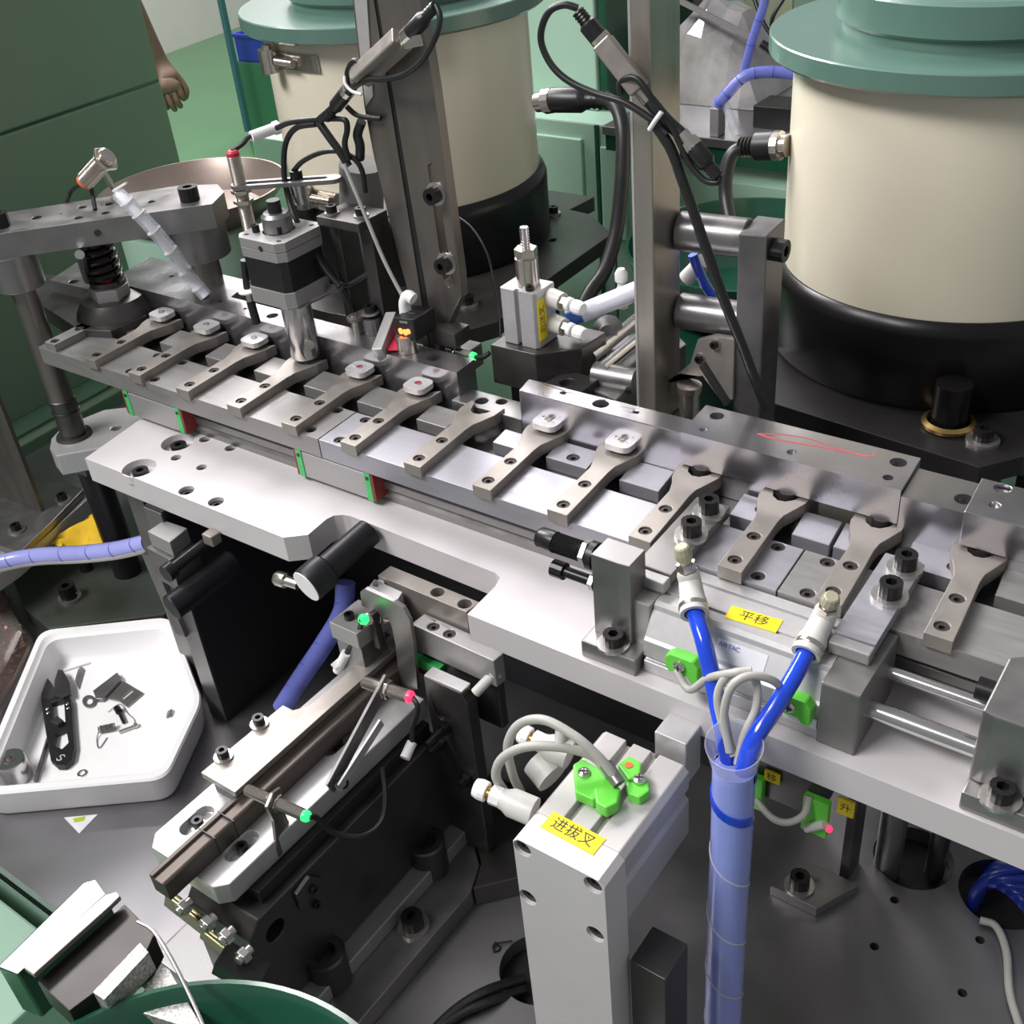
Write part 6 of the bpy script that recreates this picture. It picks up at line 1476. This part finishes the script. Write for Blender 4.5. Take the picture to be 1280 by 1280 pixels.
run('black_cable', 'black cable arching from the guide rod to the grey sleeve', [(366, 215, 104), (378, 202, 104), (400, 191, 105), (422, 189, 106), (440, 196, 106), (452, 212, 108), (457, 240, 110)], 1.7)
run('black_cable', 'black cable running diagonally behind the motor to the grey lead', [(398, 152, 102), (412, 172, 102), (425, 190, 103), (436, 208, 104)], 2.6)
run('black_cable', 'thick black cable looping from the motor back toward the column', [(360, 262, 98), (372, 300, 96), (395, 335, 96), (428, 356, 98), (452, 348, 104), (480, 330, 110)], 2.6)
run('black_cable', 'black cable pair behind the column at drum height', [(433, 133, 104), (445, 143, 106), (462, 147, 108), (476, 148, 110)], 1.7)
run('black_cable', 'flat black strap hanging in front of the left drum', [(452, 152, 108), (447, 168, 108), (450, 182, 108), (450, 198, 110)], 3.0)
run('black_cable', 'thin dark wire curving across the black skirt of the left drum', [(568, 268, 170), (590, 285, 165), (608, 315, 155), (617, 350, 145), (624, 395, 135), (626, 425, 128)], .8)
run('black_cable', 'thin black cable dropping to the hanging probe right of the spindle', [(402, 320, 92), (420, 350, 96), (438, 375, 99), (443, 398, 100)], 1.8)
t = thing('cable_marker', 'pale marker sleeve on the black cable right of the motor', 'marker', G(405, 366, y=88))
b = MB(); b.cyl(G(388, 374, y=88), G(424, 358, y=88), 3.2, n=14); part('sleeve', b, M['steel'], t)
# middle post group
connector('black plug with a metal nut left of the middle post, uppermost', (722, 14, 96), (748, 46, 98), (758, 58, 99), 5, group='plugs beside the middle post')
t = thing('sensor_amplifier', 'slim pale metal box leaning on the middle post', 'box', G(780, 90, y=98))
p0, p1 = G(753, 52, y=99), G(800, 112, y=101); b = MB(); b.beam(p0, p1, 10, 13, up=(-.3, -.6, .7)); part('box_body', b, M['fork'], t, .8)
b = MB(); b.cyl(p1, p1 + (p1 - p0).normalized() * 8, 3.6, n=16); part('threaded_end', b, M['nickel'], t)
connector('black plug with a metal nut right of the middle post, lower one', (898, 222, 98), (868, 185, 100), (852, 168, 100), 4.8, group='plugs beside the middle post')
run('dark_rod', 'dark tube joining the two plugs across the middle post', [(812, 126, 100), (832, 150, 100), (856, 172, 100)], 3.4, 'rubber', 'tube')
run('black_cable', 'black cable loop left of the middle post from the uppermost plug', [(722, 10, 96), (705, 6, 94), (688, 13, 92), (678, 32, 92), (677, 55, 92), (690, 82, 92), (712, 102, 92), (745, 117, 93), (780, 128, 94), (812, 148, 95), (834, 168, 95)], 1.8)
run('black_cable', 'short black cable loop over the pale box on the middle post', [(776, 118, 94), (774, 106, 94), (782, 98, 94), (795, 98, 94), (808, 112, 94), (820, 132, 95), (840, 160, 96), (850, 180, 96), (862, 205, 96), (880, 225, 96), (896, 228, 97), (900, 220, 98)], 1.6)
run('white_tie', 'white cable tie around the cables on the middle post', [(812, 162, 92), (819, 151, 91), (827, 140, 92)], 1.2, 'foam', 'cable tie')
run('black_cable', 'long black cable running down from the middle post past the clamp block', [(815, 150, 95), (838, 185, 96), (853, 225, 97), (868, 268, 98), (885, 318, 100), (905, 375, 104), (925, 425, 108), (942, 470, 112), (958, 510, 114)], 2.8)
# thick power cables of the drums
t = connector('thick black power plug in the right side of the left drum', (762, 125, 300), (692, 125, 300), (672, 128, 300), 9, group='power plugs of the drums')
run('power_cable', 'thick black power cable falling from the left drum plug', [(750, 124, 300), (768, 130, 290), (778, 160, 280), (778, 210, 270), (774, 262, 260), (768, 300, 250), (755, 340, 235), (738, 365, 220), (722, 395, 205)], 5.2)
connector('thick black power plug in the left side of the right drum', (925, 184, 300), (968, 182, 300), (985, 182, 300), 9.5, group='power plugs of the drums')
run('power_cable', 'thick black power cable falling from the right drum plug', [(932, 184, 300), (916, 192, 295), (908, 215, 290), (907, 245, 285), (913, 280, 275)], 4.8)
# blue hose and fittings seen between the bars
run('blue_hose', 'short bright blue hose seen between the two round bars', [(866, 318, 150), (874, 340, 152), (884, 360, 155), (900, 380, 158)], 3, 'bluetube', 'hose')
b = MB(); b.cyl(G(858, 348, y=160), G(880, 326, y=160), 5, n=18); single('pale_fitting', b, M['fitting'], 'pale fitting behind the short blue hose', 'fitting')
t = thing('wrapped_hose', 'white wrapped hose with a blue end behind the small upright cylinder', 'hose', G(780, 370, y=150))
P_ = [G(726, 392, y=140), G(750, 382, y=148), (G(780, 370, y=155)), G(815, 356, y=160)]
b = MB(); b.tube(P_, 6.2, n=16); part('sleeve', b, mat('white_wrap', (.60, .60, .68), .3, coat=.4), t)
b = MB(); b.cyl(P_[0] - (P_[1] - P_[0]).normalized() * 9, P_[0] + (P_[1] - P_[0]) * .3, 5.6, n=16); part('blue_end', b, mat('blue_tape', (.02, .10, .42), .4), t, label='blue taped end')
b = MB(); p = G(777, 362, y=165); b.lathe([(0, -12), (4, -12), (4, 0), (2.6, 2), (2.6, 5), (4, 6), (4.2, 11), (2.4, 14), (0, 14)], p, n=16); single('adjust_fitting', b, M['fitting'], 'small pale fitting with a ribbed top left of the middle post', 'fitting')

# ================================================================== person in the aisle (forearm and hand show right of the cabinet)
def skin_body(name, chain_list, mt, parent, sub=2):
    """chains: list of lists of (Vector mm, radius mm); chains joined where the first point equals an existing one"""
    vs = []; es = []; rs = []; idx = {}
    for ch in chain_list:
        prev = None
        for p, r in ch:
            k = tuple(round(c, 1) for c in p)
            if k not in idx: idx[k] = len(vs); vs.append(Vector(p)); rs.append(r)
            i = idx[k]
            if prev is not None: es.append((prev, i))
            prev = i
    me = bpy.data.meshes.new(name)
    inv = MW[parent.name].inverted()
    me.from_pydata([(inv @ v) * S for v in vs], es, [])
    o = bpy.data.objects.new(name, me); COL.objects.link(o); o.parent = parent; MW[o.name] = MW[parent.name]
    me.materials.append(mt)
    sk = o.modifiers.new('skin', 'SKIN')
    for i, r in enumerate(rs):
        me.skin_vertices[0].data[i].radius = (r * S, r * S)
    me.skin_vertices[0].data[0].use_root = True
    sk.use_smooth_shade = True
    sb_ = o.modifiers.new('sub', 'SUBSURF'); sb_.levels = sub; sb_.render_levels = sub
    return o
dpt = 2750
def D(u, v, d=dpt): return CAM_C + (right * ((u - 640) / FPX) + down * ((v - 640) / FPX) + fwd) * d
dpt = 3150
wr = D(203, 84, dpt); el = wr + Vector((-40, -60, 255)); sh = el + Vector((-50, 10, 290))
side = Vector((-.82, -.57, 0)); fr_ = Vector((-.57, .82, 0))      # body to the left of the arm, walking away to the right
neck = sh + side * 190 + Vector((0, 0, 60)); pel = sh + side * 185 + Vector((0, 0, -520))
zfl = -1050
pn_ = thing('person', 'person walking behind the green cabinet, only a bare forearm and hand showing', 'person', (pel.x, pel.y, zfl))
hipR = pel - side * 90 + Vector((0, 0, -30)); hipL = pel + side * 90 + Vector((0, 0, -30))
shL = sh + side * 370
body = [[(pel, 130), (pel + Vector((0, 0, 140)), 125), (pel + Vector((0, 0, 330)), 150), (neck + Vector((0, 0, -95)), 130), (neck, 58), (neck + Vector((0, 0, 60)), 55)],
        [(neck + Vector((0, 0, -95)), 130), (sh + Vector((0, 0, -10)), 62), (sh + (el - sh) * .5, 52), (el + (sh - el) * .05, 44)],
        [(neck + Vector((0, 0, -95)), 130), (shL + Vector((0, 0, -10)), 62), (shL + Vector((20, 0, -160)), 52), (shL + Vector((30, 0, -290)), 44)],
        ]
shirt = skin_body('shirt', body, mat('grey_work_shirt', (.10, .12, .14), .8), pn_, 2); shirt['label'] = 'dark grey work shirt'
legs = [[(pel, 120), (hipR, 92), (hipR + fr_ * 40 + Vector((0, 0, -400)), 62), (Vector((hipR.x, hipR.y, zfl + 90)), 44)],
        [(pel, 120), (hipL, 92), (hipL - fr_ * 40 + Vector((0, 0, -400)), 62), (Vector((hipL.x, hipL.y, zfl + 90)) - fr_ * 90, 44)]]
o = skin_body('trousers', legs, mat('dark_trousers', (.03, .035, .05), .8), pn_, 2); o['label'] = 'dark trousers'
for h in (Vector((hipR.x, hipR.y, zfl)), Vector((hipL.x, hipL.y, zfl)) - fr_ * 90):
    b = MB(); b.ball(h + fr_ * 60 + Vector((0, 0, 42)), 60, sq=(1, 1, .7)); b.v = [(h.x + (x - h.x), y, max(z, zfl + .5)) for x, y, z in b.v]
    b2 = MB(); 
    for (x, y, z) in b.v: pass
    part('shoe', b, M['black'], pn_)
# head with simple face
hc = neck + Vector((0, 0, 160))
b = MB(); b.ball(hc, 82, n=24, sq=(.92, .92, 1.28)); b.ball(hc + fr_ * 80 + Vector((0, 0, -8)), 13, n=10); 
for s_ in (-1, 1): b.ball(hc + side * 76 * s_, 20, n=10, sq=(.4, .4, 1))
part('head', b, M['skin'], pn_)
b = MB(); b.ball(hc - fr_ * 10 + Vector((0, 0, 22)), 86, n=24, sq=(.98, .98, 1.12)); b.v = [(x, y, max(z, hc.z - 5)) for x, y, z in b.v]; part('hair', b, M['black'], pn_)
for s_ in (-1, 1):
    b = MB(); b.ball(hc + fr_ * 70 + side * 28 * s_ + Vector((0, 0, 4)), 9, n=10); part('eye', b, M['screw'], pn_)
b = MB(); b.ball(hc + fr_ * 68 + Vector((0, 0, -48)), 20, n=12, sq=(.9, .9, .3)); part('mouth', b, mat('lips', (.30, .10, .08), .5), pn_)
# forearm + hand in one surface, fingers curled
hand = wr + (D(210, 106, dpt) - wr) * 1.0
hd_ = (hand - wr).normalized()
px_ = right.copy(); px_ = (px_ - hd_ * px_.dot(hd_)).normalized(); pz_ = hd_.cross(px_)
arm = [[(el, 44), (el + (wr - el) * .3, 42), (el + (wr - el) * .7, 31), (wr, 25), (wr + hd_ * 30, 30), (wr + hd_ * 62, 30)]]
K0 = wr + hd_ * 62
for i, (ox, L1, L2, L3) in enumerate(((-27, 32, 24, 16), (-9, 36, 26, 18), (9, 33, 24, 17), (26, 26, 19, 14))):
    k = K0 + px_ * ox + hd_ * (12 if i in (1, 2) else 6)
    a = k + hd_ * L1 * .8 - pz_ * L1 * .4; c = a + hd_ * L2 * .25 - pz_ * L2 * .9; e = c - hd_ * L3 * .7 - pz_ * L3 * .4
    arm.append([(K0, 30), (k, 11), (a, 9.5), (c, 8.8), (e, 7.5)])
th0 = wr + hd_ * 30
arm.append([(th0, 30), (th0 + px_ * 34 - pz_ * 10 + hd_ * 14, 13), (th0 + px_ * 40 - pz_ * 26 + hd_ * 42, 11), (th0 + px_ * 26 - pz_ * 34 + hd_ * 62, 9)])
skin_body('forearm_and_hand', arm, M['skin'], pn_, 2)
